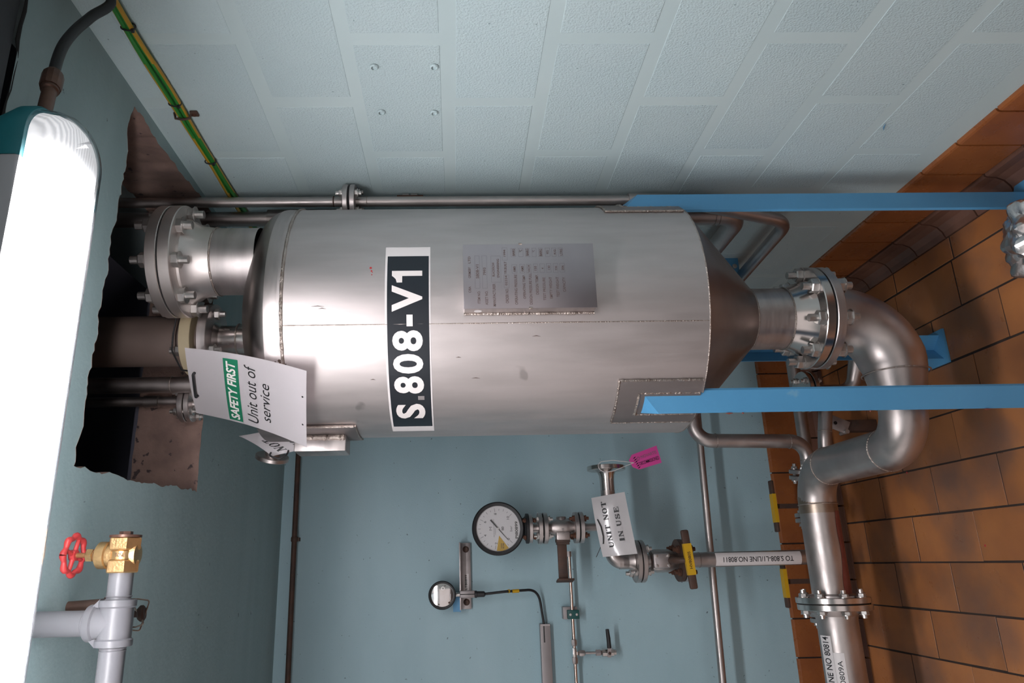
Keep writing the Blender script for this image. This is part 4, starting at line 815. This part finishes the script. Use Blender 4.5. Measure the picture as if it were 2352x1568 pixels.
# branch pipe with its valve, label and open flange
TY = -0.30
def T(x, z): return onY(x, z, TY)
br_ = thing('branch_pipe', T(-1.013, 0.6), 'stainless branch pipe with tee handle valve and white line label', 'pipe')
pz = T(0, 0.953).z; xe = T(-1.013, 0).x
a = T(-0.655, 0.953)
bm = BM(); tube(bm, bend([V3((a.x-0.045, TY, pz)), V3((xe, TY, pz)), V3((xe, TY, T(0, 0.86).z))], 0.034, 12), 0.0262, 30); obj('pipe', bm, 'satin', br_, 60)
bm = BM(); lathe(bm, [(0.02, 0), (0.0685, 0), (0.07, 0.0015), (0.07, 0.0145), (0.0685, 0.016), (0.045, 0.017), (0.034, 0.022), (0.028, 0.034), (0.0262, 0.05), (0.0262, 0.09)], (a.x+0.006, TY, pz), (-1, 0, 0), 44); obj('open_flange', bm, 'bright', br_, 30)
bm = BM(); quadgrid(bm, lambda u, v: V3((a.x-0.082-0.03*u, TY-0.0264*math.cos(0.2+0.6*v), pz-0.0264*math.sin(0.2+0.6*v)+0.001)), 6, 4); obj('red_mark', bm, 'redstain', br_)
z_ = lambda z: T(0, z).z
for z0, z1 in ((0.872, 0.856), (0.8515, 0.836)):
    bm = BM(); lathe(bm, [(0.02, z_(z0)), (0.072, z_(z0)), (0.073, z_(z0)-.001), (0.073, z_(z1)+.001), (0.072, z_(z1)), (0.02, z_(z1))], (xe, TY, 0), seg=48, close=True); ff = obj('flange', bm, 'satin', br_)
    if z0 == 0.872: bolts(ff, (xe, TY, z_(0.854)), (0, 0, 1), 0.055, 4, (-0.62, -0.72, 0), rb=0.0075, rn=0.0125, hn=0.011, half=0.018, tail=0.012)
bm = BM(); disc(bm, (xe, TY, z_(0.8555)), (0, 0, -1), 0.068, 0.0045, 44); obj('gasket', bm, 'gasket', br_)
bm = BM(); lathe(bm, [(0.0262, z_(0.93)), (0.0262, z_(0.895)), (0.034, z_(0.873))], (xe, TY, 0), seg=30); obj('weld_neck', bm, 'satin', br_)
bm = BM(); lathe(bm, [(0.025, z_(0.836)), (0.025, z_(0.812)), (0.036, z_(0.805)), (0.040, z_(0.79)), (0.040, z_(0.74)), (0.03, z_(0.715)), (0.028, z_(0.69))], (xe, TY, 0), seg=36); vb_ = obj('valve_body', bm, 'satin', br_)
bm = BM(); box(bm, (xe, TY-0.037, z_(0.775)), (0.052, 0.02, 0.062), bev=0.008)
obj('valve_bonnet', bm, 'galv', br_)
for sx_ in (-1, 1):
    for sz_ in (-1, 1):
        bm = BM(); lathe(bm, [(0, 0), (0.005, 0), (0.005, 0.004), (0, 0.005)], (xe+sx_*0.017, TY-0.047, z_(0.775)+sz_*0.021), (0, -1, 0), 8); obj('screw', bm, 'zinc', br_)
for z0, z1, m_ in ((0.705, 0.690, 'brown'), (0.686, 0.668, 'galv')):
    bm = BM(); lathe(bm, [(0.02, z_(z0)), (0.073, z_(z0)), (0.073, z_(z1)), (0.02, z_(z1))], (xe, TY, 0), seg=44, close=True); ff = obj('flange', bm, m_, br_)
bolts(ff, (xe, TY, z_(0.687)), (0, 0, 1), 0.055, 4, (-0.72, -0.66, 0), rb=0.0075, rn=0.0125, hn=0.011, half=0.018, tail=0.010, m='rustbolt')
bm = BM(); tube(bm, [(xe, TY-0.040, z_(0.742)), (xe, TY-0.072, z_(0.735)), (xe, TY-0.094, z_(0.715)), (xe, TY-0.098, z_(0.70))], [0.013, 0.0125, 0.010, 0.009], 12); obj('valve_stem', bm, 'brown', br_)
rb2 = M4.Rotation(math.radians(-4), 3, 'Y')
bm = BM(); box(bm, (xe+0.003, TY-0.105, z_(0.693)), (0.196, 0.014, 0.028), rb2, 0.006); th = obj('valve_handle', bm, 'brown', br_)
bm = BM(); box(bm, (xe+0.003, TY-0.106, z_(0.693)), (0.104, 0.0155, 0.0285), rb2); yt = obj('yellow_tag', bm, 'yellow', th, label='yellow tag reading HV80805')
write('HV80805', (-0.028, 0.028, -0.005, 0.005), flat((xe, TY-0.1140, z_(0.692)), rb2 @ V3((1, 0, 0)), rb2 @ V3((0, 0, 1))), 'ink', yt, 0.015)
bm = BM(); rod(bm, (xe, TY, z_(0.67)), (xe+0.002, TY, 0.20), 0.0262, 30); obj('pipe', bm, 'satin', br_)
ringat((xe, TY, z_(0.62)), (0, 0, 1), 0.0263, 0.001, 'weld', br_)
def vpipe(off): return lambda u, v: V3((xe+0.001, TY, 0))+V3((-0.0262*0, 0, 0))+V3(((0.0262+off)*math.sin(-v/0.0262), -(0.0262+off)*math.cos(v/0.0262), z_(0.231)+u))
LBL = z_(0.5625)-z_(0.231)
lb = obj('pipe_label', remap(vsl(rect(0, LBL, -0.024, 0.027), 0.004), vpipe(0.0006)), 'label', br_, label='white wrapped label reading TO S.808-L1/LINE NO.80811')
obj('lettering', remap(vsl(fit(letters('TO S.808-L1/LINE NO.80811', 0.008), 0.030, LBL-0.026, -0.006, 0.011), 0.004), vpipe(0.0013)), 'ink', lb, 0)

# laminated notice and pink tag hanging on the branch
SY = -0.375
def onY2(x, z, y): return V3((CAM.x+(x-CAM.x)*(y+2.976)/2.706, y, CAM.z+(z-CAM.z)*(y+2.976)/2.706))
cs = [onY2(x, z, y) for x, z, y in ((-0.996, 1.023, SY+0.024), (-0.786, 1.051, SY+0.024), (-0.766, 0.925, SY-0.024), (-0.987, 0.897, SY-0.024))]
def sheet(c, bow=0.0, off=0.0, sag=0.0):
    n = (c[1]-c[0]).cross(c[3]-c[0]).normalized()*-1
    def f(s, t):     # s left->right, t top->bottom
        p = c[0]*(1-s)*(1-t)+c[1]*s*(1-t)+c[2]*s*t+c[3]*(1-s)*t
        return p+n*(bow*(1-(2*s-1)**2)*(1-0.6*t)+sag*math.sin(t*PI)+off)
    return f
un = thing('laminated_notice', cs[0].lerp(cs[2], 0.5), 'glossy white notice reading UNIT NOT IN USE tied to the branch pipe', 'sign')
f0 = sheet(cs, 0.012, 0.0, 0.004); fl_ = sheet(cs, 0.012, 0.0036, 0.004)
def grid_sheet(fn, nu=20, nv=12, th=0.0008):
    bm = BM(); quadgrid(bm, fn, nu, nv, th); return bm
obj('sheet', grid_sheet(f0), 'gloss', un, 60)
def onsheet(fn): return lambda u, v: fn(u, 1-v)
for tx, a, b, c, d in (('UNIT NOT', 0.14, 0.90, 0.26, 0.41), ('IN USE', 0.23, 0.78, 0.595, 0.745)):
    obj('lettering', remap(slice_u(fit(serif(tx), a, b, 1-d, 1-c), 0.04), onsheet(fl_)), 'ink', un, 0)
bm = BM(); p0, p1 = f0(0.22, 0.10), f0(0.62, 0.075); tube(bm, [p0+V3((0, .01, 0)), p0+V3((0, -0.004, 0)), p0.lerp(p1, .3)+V3((0, -0.012, -0.004)), p0.lerp(p1, .7)+V3((0, -0.012, -0.004)), p1+V3((0, -0.004, 0)), p1+V3((0, 0.01, 0))], 0.0022, 8); tube(bm, [p0+V3((-0.01, 0.02, 0.005)), p0+V3((-0.045, 0.03, 0.022))], 0.0012, 6); obj('tie', bm, 'black', un)
pk = thing('pink_tag', (-0.64, -0.27, 0.84), 'bright pink card tag wired to the open pipe flange', 'tag')
k_ = (TY-0.09+2.976)/2.726
tq = [V3((CAM.x+(x-CAM.x)*k_, TY-0.09, CAM.z+(z-CAM.z)*k_)) for x, z in ((-0.687, 0.875), (-0.633, 0.901), (-0.593, 0.784), (-0.658, 0.770))]
# the tag hangs: its tied end is the upper one; text runs along its length
tl, tr_, brr, bll = tq
ul = (brr-tr_); wl = (tl-tr_)
def tf(off): return lambda u, v: tl+(bll-tl)*u*(1)*1.0+((tr_+(brr-tr_)*u)-(tl+(bll-tl)*u))*v+V3((0, -off, 0))
bm = BM(); outl = [(0.16, 0), (1, 0), (1, 1), (0.16, 1), (0, 0.74), (0, 0.26)]; vv = [bm.verts.new(tf(0)(u, v)) for u, v in outl]; vw = [bm.verts.new(tf(-0.0008)(u, v)) for u, v in outl]; bm.faces.new(vv); bm.faces.new(vw[::-1])
for i in range(6): bm.faces.new((vv[i], vv[(i+1) % 6], vw[(i+1) % 6], vw[i]))
obj('card', bm, 'pink', pk, 0)
write('NOVARTIS', (0.40, 0.93, 0.58, 0.76), tf(0.0008), 'greyink', pk, 0.0); write('DECOMMISSIONED', (0.27, 0.96, 0.22, 0.42), tf(0.0008), 'ink', pk, 0.006)
bm = BM()
for i in range(7):
    v = 0.08+i*0.13
    if v < 0.84: bm.faces.new([bm.verts.new(tf(0.0008)(u, w)) for u, w in ((0.13, v), (0.19, v), (0.26, v+0.08), (0.20, v+0.08))])
obj('hazard_stripe', bm, 'ink', pk, 0)['kind'] = 'stuff'
bm = BM(); tube(bm, [tf(0.0012)(0.29+0.05*math.cos(a*0.9)*(1-a*0.05), 0.62+0.14*math.sin(a)*(1-a*0.06)) for a in [0.25*i for i in range(26)]], 0.0007, 5); obj('printed_emblem', bm, 'greyink', pk, 0)
bm = BM(); hole_p = tf(0.002)(0.10, 0.5); fcx = a = T(-0.655, 0.953)
loop = [hole_p, V3((fcx.x-0.022, TY-0.082, pz-0.01)), V3((fcx.x-0.026, TY-0.079, pz+0.022)), V3((fcx.x-0.012, TY-0.076, pz+0.047)), V3((fcx.x+0.012, TY-0.078, pz+0.040)), V3((fcx.x+0.016, TY-0.085, pz-0.01)), hole_p]
tube(bm, bend(loop, 0.02, 5), 0.0012, 6); obj('tie_wire', bm, 'label', pk)

# SAFETY FIRST sheet hanging on the vessel's left shoulder
def pixdep(px, py, dp): return CAM+(FWD+RT*((784-py)/1653.5)+UP*((1092-px)/1653.5))*dp
c4 = [V3((-0.640, -1.205, 2.190)), V3((-0.522, -1.374, 2.170)), V3((-0.594, -1.420, 1.8785)), V3((-0.741, -1.274, 1.900))]
sg = thing('safety_sign', c4[0].lerp(c4[1], .5), 'white sheet reading SAFETY FIRST Unit out of service, hung on the vessel shoulder', 'sign')
f0 = sheet(c4, 0.004, 0.0, -0.012); fo_ = lambda o: sheet(c4, 0.004, o, -0.012)
obj('sheet', grid_sheet(f0, 16, 16, 0.0009), 'white', sg, 60)
bm = rect(0.03, 0.925, 0.585, 0.705, 0.05); vsl(bm, 0.03)
bn = obj('green_panel', remap(bm, onsheet(fo_(0.0008))), 'green', sg, 0)
obj('lettering', remap(slice_u(fit(letters('SAFETY FIRST', 0.03, 0.18), 0.055, 0.895, 0.607, 0.683), 0.05), onsheet(fo_(0.0014))), 'paper', bn, 0)
for tx, a, b, c, d in (('Unit out of', 0.075, 0.885, 0.44, 0.535), ('service', 0.15, 0.685, 0.325, 0.405)):
    obj('lettering', remap(slice_u(fit(letters(tx, 0.0, 0.2), a, b, c, d), 0.05), onsheet(fo_(0.0009))), 'ink', sg, 0)
for s_ in (0.665, 0.30):
    bm = BM(); n_ = [fo_(0.0009)(s_+0.011*math.cos(q), 0.968+0.008*math.sin(q)) for q in [2*PI*i/14 for i in range(14)]]; bm.faces.new([bm.verts.new(p) for p in n_]); obj('punched_hole', bm, 'ink', sg, 0)
bm = BM(); p0, p1 = f0(0.66, 0.055), f0(0.31, 0.05); nn = (c4[1]-c4[0]).cross(c4[3]-c4[0]).normalized()*-1
tube(bm, bend([p0-nn*0.004, p0+nn*0.007, p1+nn*0.009, p1-nn*0.004], 0.004, 4), 0.003, 8); obj('tie_strap', bm, 'black', sg)
bm = BM(); tube(bm, bend([p0-nn*0.004, V3((-0.545, -1.262, 2.215)), V3((-0.487, -1.235, 2.255)), V3((-0.443, -1.235, 2.256)), V3((-0.36, -1.235, 2.25))], 0.02, 6), 0.0022, 8); obj('tie_cord', bm, 'black', sg)
# curled notice behind it
q0 = pixdep(624, 1047, 1.90); q1 = pixdep(548, 1001, 1.86); q2 = pixdep(668, 975, 1.87); q3 = pixdep(742, 1016, 1.925)
cn4 = [q0, q1, q2, q3]
nt = thing('curled_notice', q0.lerp(q1, .5), 'curled white notice peeking out below the safety sheet, lettered NOT', 'sign')
f0 = sheet(cn4, -0.010, 0.0, 0.006); f1_ = sheet(cn4, -0.010, 0.0010, 0.006)
obj('sheet', grid_sheet(f0, 14, 14, 0.0008), 'white', nt, 60)
obj('lettering', remap(slice_u(fit(serif('NOT'), 0.10, 0.62, 0.62, 0.82), 0.05), onsheet(f1_)), 'ink', nt, 0); obj('lettering', remap(slice_u(fit(serif('USE'), 0.10, 0.62, 0.24, 0.44), 0.05), onsheet(f1_)), 'ink', nt, 0)
bm = BM(); p0 = f0(0.10, 0.04); p1 = f0(0.06, 0.36); tube(bm, bend([p0-nn*0.003, p0+V3((-0.010, -0.015, 0.0)), p0.lerp(p1, .5)+V3((-0.020, -0.014, -0.004)), p1+V3((-0.012, -0.012, 0)), p1], 0.012, 5), 0.0024, 8); obj('tie_strap', bm, 'black', nt)

# level transmitter and its bracket, cable and trunking
LY = -0.10
lt = thing('level_transmitter', (-1.119, LY, 1.608), 'small round transmitter with a polished cap on a wall bracket', 'transmitter')
gc = V3((-1.119, LY, 1.608))
bm = BM(); lathe(bm, [(0, 0.045), (0.044, 0.045), (0.046, 0.03), (0.046, -0.01), (0.0515, -0.014), (0.0515, -0.024), (0.048, -0.029), (0.0435, -0.028), (0.0435, -0.022)], gc, (0, 1, 0), 56); obj('case', bm, 'black', lt)
bm = BM(); lathe(bm, [(0, 0.0045), (0.02, 0.0045), (0.0437, 0.0)], gc+V3((0, -0.021, 0)), (0, -1, 0), 56); obj('cap', bm, 'mirror', lt, 60, label='polished metal cap')
bm = BM(); lathe(bm, [(0.0045, 0), (0.0065, 0.001), (0.0065, 0.003), (0.0045, 0.003)], gc+V3((0.024, -0.0225, -0.003)), (0, -1, 0), 16); obj('screw_ring', bm, 'zinc', lt)
bm = BM(); box(bm, gc+V3((-0.006, -0.0255, -0.030)), (0.022, 0.0006, 0.004)); obj('cap_label', bm, 'label', lt)
for dx, dz in ((-0.03, 0.012), (-0.026, -0.026), (0.030, -0.010)):
    bm = BM(); lathe(bm, [(0, .001), (0.0045, 0.0005), (0.005, -0.001)], gc+V3((dx, -0.0222, dz)), (0, -1, 0), 8); obj('rust_stain', bm, 'brown', lt)
bm = BM(); rod(bm, gc+V3((0, 0.0, -0.045)), gc+V3((0, 0, -0.068)), 0.008, 16); obj('neck', bm, 'zinc', lt)
bm = BM(); box(bm, gc+V3((0.001, 0.0, -0.094)), (0.026, 0.03, 0.056), bev=0.003); obj('clamp', bm, 'trunk', lt)
bm = BM(); box(bm, gc+V3((0.001, -0.0155, -0.094)), (0.0025, 0.002, 0.056)); obj('clamp_slot', bm, 'gasket', lt)
bm = BM(); lathe(bm, [(0, 0), (0.013, 0), (0.013, 0.008), (0.011, 0.009), (0.0105, 0.036), (0.006, 0.040), (0, 0.040)], gc+V3((0, 0, -0.122)), (0, 0, -1), 20); obj('cable_gland', bm, 'black', lt)
bm = BM(); box(bm, gc+V3((-0.035, 0.055, -0.055)), (0.055, 0.05, 0.03)); obj('blue_block', bm, 'blue', lt)
wb = thing('wall_bracket', (-1.05, -0.03, 1.52), 'grey angle bracket bolted to the back wall under the small transmitter', 'bracket')
bm = BM(); box(bm, (-1.052, -0.055, 1.5395), (0.246, 0.075, 0.006), bev=0.001); box(bm, (-1.052, -0.018, 1.5185), (0.246, 0.006, 0.042), bev=0.001); obj('angle', bm, 'galv', wb)
for x in (-0.954, -1.150):
    bm = BM(); lathe(bm, [(0, 0), (0.0125, 0), (0.0125, 0.002), (0.008, 0.003), (0.008, 0.008), (0, 0.008)], (x, -0.021, 1.516), (0, -1, 0), 18); obj('bolt', bm, 'brown', wb)
lb = obj('bracket_label', remap(rect(0, 0.062, 0, 0.021), flat((-1.108, -0.0216, 1.5065), (1, 0, 0), (0, 0, 1))), 'label', wb, label='white label reading LT80899'); write('LT80899', (0.003, 0.058, 0.006, 0.015), flat((-1.108, -0.0222, 1.5065), (1, 0, 0), (0, 0, 1)), 'ink', lb, 0.01)
sc_ = thing('signal_cable', (-1.12, LY, 1.40), 'black signal cable with a yellow marker sleeve running from the transmitter to the trunking', 'cable')
cp = bend([(-1.119, LY, 1.45), (-1.112, LY, 1.37), (-1.108, -0.075, 1.262), (-1.135, -0.04, 1.235), (-1.225, -0.032, 1.223), (-1.30, -0.032, 1.223)], [0.1, 0.05, 0.05, 0.1], 8)
bm = BM(); tube(bm, cp, 0.0048, 12); obj('cable', bm, 'black', sc_)
for z0, z1 in ((1.359, 1.354), (1.343, 1.318)):
    bm = BM(); y0 = LY+0.002; rod(bm, (-1.1115, y0, z0), (-1.1105, y0+.004, z1), 0.0066, 14); obj('marker_sleeve', bm, 'yellow', sc_)
tk = thing('cable_trunking', (-1.5, -0.02, 1.22), 'grey metal cable trunking leaving the picture along the back wall', 'trunking')
zt_ = onY(0, 1.2255, -0.03).z; xt = onY(-1.229, 1.2, -0.03).x
bm = BM(); box(bm, (xt-0.5, -0.0185, zt_), (1.0, 0.035, 0.039), bev=0.002); obj('trunk', bm, 'trunk', tk)
bm = BM(); box(bm, (xt-0.004, -0.0365, zt_), (0.006, 0.003, 0.036)); obj('end_lip', bm, 'galv', tk)

# impulse tube, clamp, tee and needle valve
IY = -0.055
def I_(x, z): return onY(x, z, IY)
it = thing('impulse_tube', I_(-1.0, 1.117), 'thin shiny tube running from the gauge valve along the back wall', 'tube')
zi = I_(0, 1.1205).z; xi0 = I_(-0.975, 0).x; xi1 = I_(-1.9, 0).x; xt_ = I_(-1.333, 0).x
bm = BM(); rod(bm, (xi0, IY, zi), (xi1, IY, zi), 0.006, 16); obj('tube', bm, 'copper', it)
bm = BM(); lathe(bm, [(0.006, 0), (0.0095, 0), (0.0095, 0.02), (0.006, 0.02)], (xi0+0.004, IY, zi), (-1, 0, 0), 6); obj('nut', bm, 'steel', it)
for x in (I_(-1.297, 0).x, I_(-1.358, 0).x):
    bm = BM(); lathe(bm, [(0.006, -0.012), (0.0105, -0.010), (0.0118, 0), (0.0105, 0.011), (0.006, 0.013)], (x, IY, zi), (1, 0, 0), 6); obj('nut', bm, 'steel', it, 20)
bm = BM(); box(bm, (xt_+0.002, IY, zi), (0.034, 0.014, 0.014), bev=0.002); box(bm, (xt_, IY, zi-0.010), (0.013, 0.013, 0.014), bev=0.002); obj('tee', bm, 'bright', it)
bm = BM(); lathe(bm, [(0.006, -0.014), (0.0105, -0.010), (0.0118, 0), (0.0105, 0.010), (0.006, 0.013)], (xt_, IY, zi-0.027), (0, 0, 1), 6); obj('nut', bm, 'steel', it, 20)
zv = I_(0, 0.99).z
bm = BM(); rod(bm, (xt_, IY, zi-0.02), (xt_, IY, zv+0.03), 0.0048, 14); obj('drop_tube', bm, 'steel', it)
bm = BM(); lathe(bm, [(0.005, -0.010), (0.0115, -0.008), (0.0115, 0.009), (0.005, 0.010)], (xt_, IY, zv+0.043), (0, 0, 1), 6); obj('nut', bm, 'trunk', it, 20)
nv = thing('needle_valve', (xt_, IY, zv), 'small brass coloured steel ball valve with a black lever on the thin tube', 'valve')
bm = BM(); lathe(bm, [(0.007, zv+0.034), (0.012, zv+0.030), (0.0155, zv+0.028), (0.0155, zv-0.014), (0.011, zv-0.016), (0.011, zv-0.024), (0, zv-0.024)], (xt_, IY, 0), seg=8); obj('body', bm, 'bright', nv, 20)
bm = BM(); rod(bm, (xt_, IY-0.012, zv+0.006), (xt_, IY-0.034, zv+0.006), 0.0055, 10); obj('stem', bm, 'brown', nv)
bm = BM(); box(bm, (xt_+0.006, IY-0.028, zv+0.006), (0.04, 0.003, 0.014), M4.Rotation(0.1, 3, 'Y')); lp = obj('lever', bm, 'galv', nv)
bm = BM(); tube(bm, bend([(xt_+0.018, IY-0.029, zv+0.006), (xt_+0.05, IY-0.031, zv+0.007), (xt_+0.084, IY-0.034, zv+0.010)], 0.1, 4), [0.008]+[0.0078]*5+[0.0066], 12); obj('lever_grip', bm, 'black', lp, label='black rubber lever grip')
cpz = thing('tube_clamp', I_(-1.196, 1.128), 'dark green two bolt clamp holding the thin tube to the wall', 'clamp')
xc = I_(-1.196, 0).x
bm = BM(); box(bm, (xc+0.002, -0.022, zi+0.006), (0.044, 0.044, 0.054), bev=0.001); obj('bracket', bm, 'trunk', cpz)
bm = BM(); box(bm, (xc-0.002, IY-0.004, zi-0.002), (0.032, 0.026, 0.044), bev=0.002); obj('clamp_body', bm, 'tealclamp', cpz)
for dz in (0.010, -0.014):
    bm = BM(); lathe(bm, [(0, 0), (0.0048, 0), (0.0048, 0.004), (0, 0.0045)], (xc-0.002, IY-0.017, zi+dz), (0, -1, 0), 8); obj('bolt', bm, 'zinc', cpz)

# grey pipe with the brass valve below the ceiling
QY, QZ = -1.68, 2.118
gp = thing('grey_pipe', (-1.09, QY, QZ), 'grey painted pipe with a tee running below the ceiling beside the lamp', 'pipe')
bm = BM(); rod(bm, (-1.115, QY, QZ), (-1.75, QY, QZ), 0.0205, 28); obj('pipe', bm, 'greypipe', gp)
bm = BM(); rod(bm, (-1.008, QY, QZ), (-1.066, QY, QZ), 0.0195, 28)
obj('nipple', bm, 'greypipe', gp)
bm = BM(); lathe(bm, [(0.0195, 0), (0.0285, 0), (0.0295, 0.002), (0.0295, 0.010), (0.0265, 0.0125), (0.0265, 0.060), (0.0295, 0.0625), (0.0295, 0.0705), (0.0285, 0.0725), (0.0195, 0.0725)], (-1.057, QY, QZ), (-1, 0, 0), 36)
lathe(bm, [(0.0262, 0.0), (0.0262, 0.030), (0.0295, 0.0325), (0.0295, 0.042), (0.0285, 0.044), (0.0195, 0.044)], (-1.093, QY, QZ), (0, 0, 1), 36); obj('tee', bm, 'greypipe', gp)
for s_ in (-1, 1):
    bm = BM(); pts = [(-1.093+s_*0.024, QY, QZ+0.025), (-1.093+s_*0.026, QY, QZ+0.037), (-1.093+s_*0.038, QY, QZ+0.025)]
    vv = [bm.verts.new(V3(p)+V3((0, d_, 0))) for d_ in (-0.012, 0.012) for p in pts]
    for q in ((0, 1, 2), (5, 4, 3), (0, 3, 4, 1), (1, 4, 5, 2), (2, 5, 3, 0)): bm.faces.new([vv[k] for k in q])
    obj('tee_rib', bm, 'greypipe', gp, 0)
bm = BM(); rod(bm, (-1.093, QY, QZ+0.040), (-1.093, QY, ZC+0.02), 0.0205, 28); obj('riser', bm, 'greypipe', gp)
bm = BM()
for x, z in ((-1.0565, 0), (-1.0515, 0), (-1.1315, 0), (-1.1355, 0)): lathe(bm, [(0.0203, -0.0012), (0.0212, 0), (0.0203, 0.0012)], (x, QY, QZ), (1, 0, 0), 28)
for z in (0.0455, 0.049): lathe(bm, [(0.0205, -0.0012), (0.0213, 0), (0.0205, 0.0012)], (-1.093, QY, QZ+z), (0, 0, 1), 28)
o = obj('pipe_thread', bm, 'greypipe', gp); o['kind'] = 'stuff'
bv = thing('brass_gate_valve', (-0.985, QY, QZ), 'brass gate valve with a red handwheel on the end of the grey pipe', 'valve')
for x0, x1 in ((-1.014, -0.993), (-0.977, -0.956)):
    bm = BM(); lathe(bm, [(0.016, 0), (0.0255, 0), (0.0275, 0.002), (0.0275, x1-x0-0.002), (0.0255, x1-x0), (0.016, x1-x0)], (x0, QY, QZ), (1, 0, 0), 6, phase=0.5); obj('hex_end', bm, 'brass', bv, 20)
bm = BM(); lathe(bm, [(0.02, 0), (0.0235, 0.003), (0.024, 0.01), (0.0235, 0.016), (0.02, 0.02)], (-0.995, QY, QZ), (1, 0, 0), 28); lathe(bm, [(0, -0.026), (0.017, -0.024), (0.020, 0.0), (0.019, 0.026)], (-0.985, QY, QZ), (0, 0, 1), 28); obj('valve_body', bm, 'brass', bv)
write('PN20', (-0.008, 0.008, -0.003, 0.003), flat((-0.985, QY-0.0243, QZ-0.004), (0, 0, 1), (-1, 0, 0)), 'bronze', bv)
sd = V3((0.02, 0.05, 1)).normalized(); so = V3((-0.985, QY, QZ+0.020))
bm = BM(); lathe(bm, [(0.020, 0.004), (0.0225, 0.006), (0.0225, 0.020), (0.017, 0.024), (0.011, 0.027), (0.010, 0.030), (0.008, 0.031)], so, sd, 28); obj('bonnet', bm, 'brass', bv)
bm = BM(); lathe(bm, [(0.006, 0.030), (0.0115, 0.031), (0.0115, 0.041), (0.0095, 0.043), (0.005, 0.043)], so, sd, 6); obj('gland_nut', bm, 'brass', bv, 20)
bm = BM(); rod(bm, so+sd*0.042, so+sd*0.070, 0.0042, 12); obj('stem', bm, 'brass', bv)
bm = BM(); lathe(bm, [(0, -0.004), (0.026, -0.004), (0.026, 0), (0, 0)], (-0.952, QY, QZ), (1, 0, 0), 24); lathe(bm, [(0, 0), (0.011, 0), (0.011, 0.006), (0, 0.006)], (-0.952, QY, QZ), (1, 0, 0), 6); obj('end_plug', bm, 'bronze', bv)
wa, wb_, wc = frame(sd); wo = so+sd*0.066
bm = BM(); N = 56; pts = []; rr = []
for i in range(N+1):
    t = 2*PI*i/N; lobe = 0.5+0.5*math.cos(8*t); pts.append(wo+(wa*math.cos(t)+wb_*math.sin(t))*(0.0285+0.004*lobe)); rr.append(0.0042+0.0016*lobe)
tube(bm, pts, rr, 10, cap=False)
for k in range(4):
    t = PI/2*k+0.3; tube(bm, [wo, wo+(wa*math.cos(t)+wb_*math.sin(t))*0.028], [0.0045, 0.0034], 8)
lathe(bm, [(0, -0.006), (0.009, -0.005), (0.009, 0.005), (0, 0.006)], wo, sd, 14); obj('handwheel', bm, 'red', bv, 60, label='red cast handwheel with rounded lobes')
dv = thing('air_valve', (-1.083, -1.60, 2.14), 'little brown knob valve with a bent wire guard behind the grey tee', 'valve')
bm = BM(); lathe(bm, [(0, 0), (0.010, 0.0), (0.014, 0.004), (0.014, 0.009), (0.010, 0.012), (0, 0.012)], (-1.084, -1.60, 2.116), (0.1, 0.1, -1), 12); rod(bm, (-1.084, -1.60, 2.112), (-1.084, -1.60, ZC), 0.006, 10); obj('knob', bm, 'brown', dv)
bm = BM(); tube(bm, bend([(-1.058, -1.605, 2.15), (-1.059, -1.60, 2.118), (-1.062, -1.595, 2.100), (-1.112, -1.60, 2.110), (-1.108, -1.605, 2.15)], 0.004, 4), 0.0014, 6); tube(bm, bend([(-1.066, -1.612, 2.15), (-1.064, -1.61, 2.126), (-1.100, -1.605, 2.101), (-1.106, -1.60, 2.118), (-1.105, -1.60, 2.15)], 0.004, 4), 0.0014, 6); obj('wire_guard', bm, 'wire', dv)
bp = thing('brown_pipe', (-1.12, -1.56, 2.2), 'dark brown pipe elbow half hidden behind the grey riser', 'pipe')
bm = BM(); tube(bm, [(-1.066, -1.58, 2.165), (-1.072, -1.58, ZC+0.02)], 0.010, 14); lathe(bm, [(0, 0), (0.014, 0.002), (0.016, 0.012), (0.014, 0.024), (0.010, 0.027)], (-1.067, -1.58, 2.16), (0, 0, 1), 16); obj('pipe', bm, 'brown', bp)

# crumpled foil bundle low in the right foreground
fb = thing('foil_bundle', (-0.19, -1.36, 0.0), 'crumpled aluminium foil bundle beside the foot of the right blue leg', 'bundle')
bm = BM(); bmesh.ops.create_icosphere(bm, subdivisions=5, radius=1.0)
from mathutils import noise as NZ
for v in bm.verts:
    p = v.co.copy(); n1 = NZ.noise(p*1.3)*0.30+abs(NZ.noise(p*2.6+V3((3, 1, 2))))*0.26+abs(NZ.noise(p*6.0))*0.05
    v.co = V3((p.x*0.115, p.y*0.10, p.z*0.10))*(0.92+n1)+V3((-0.262, -1.41, 0.085))
    v.co.z = max(v.co.z, 0.002)
obj('foil_wrap', bm, 'foil', fb, 18)
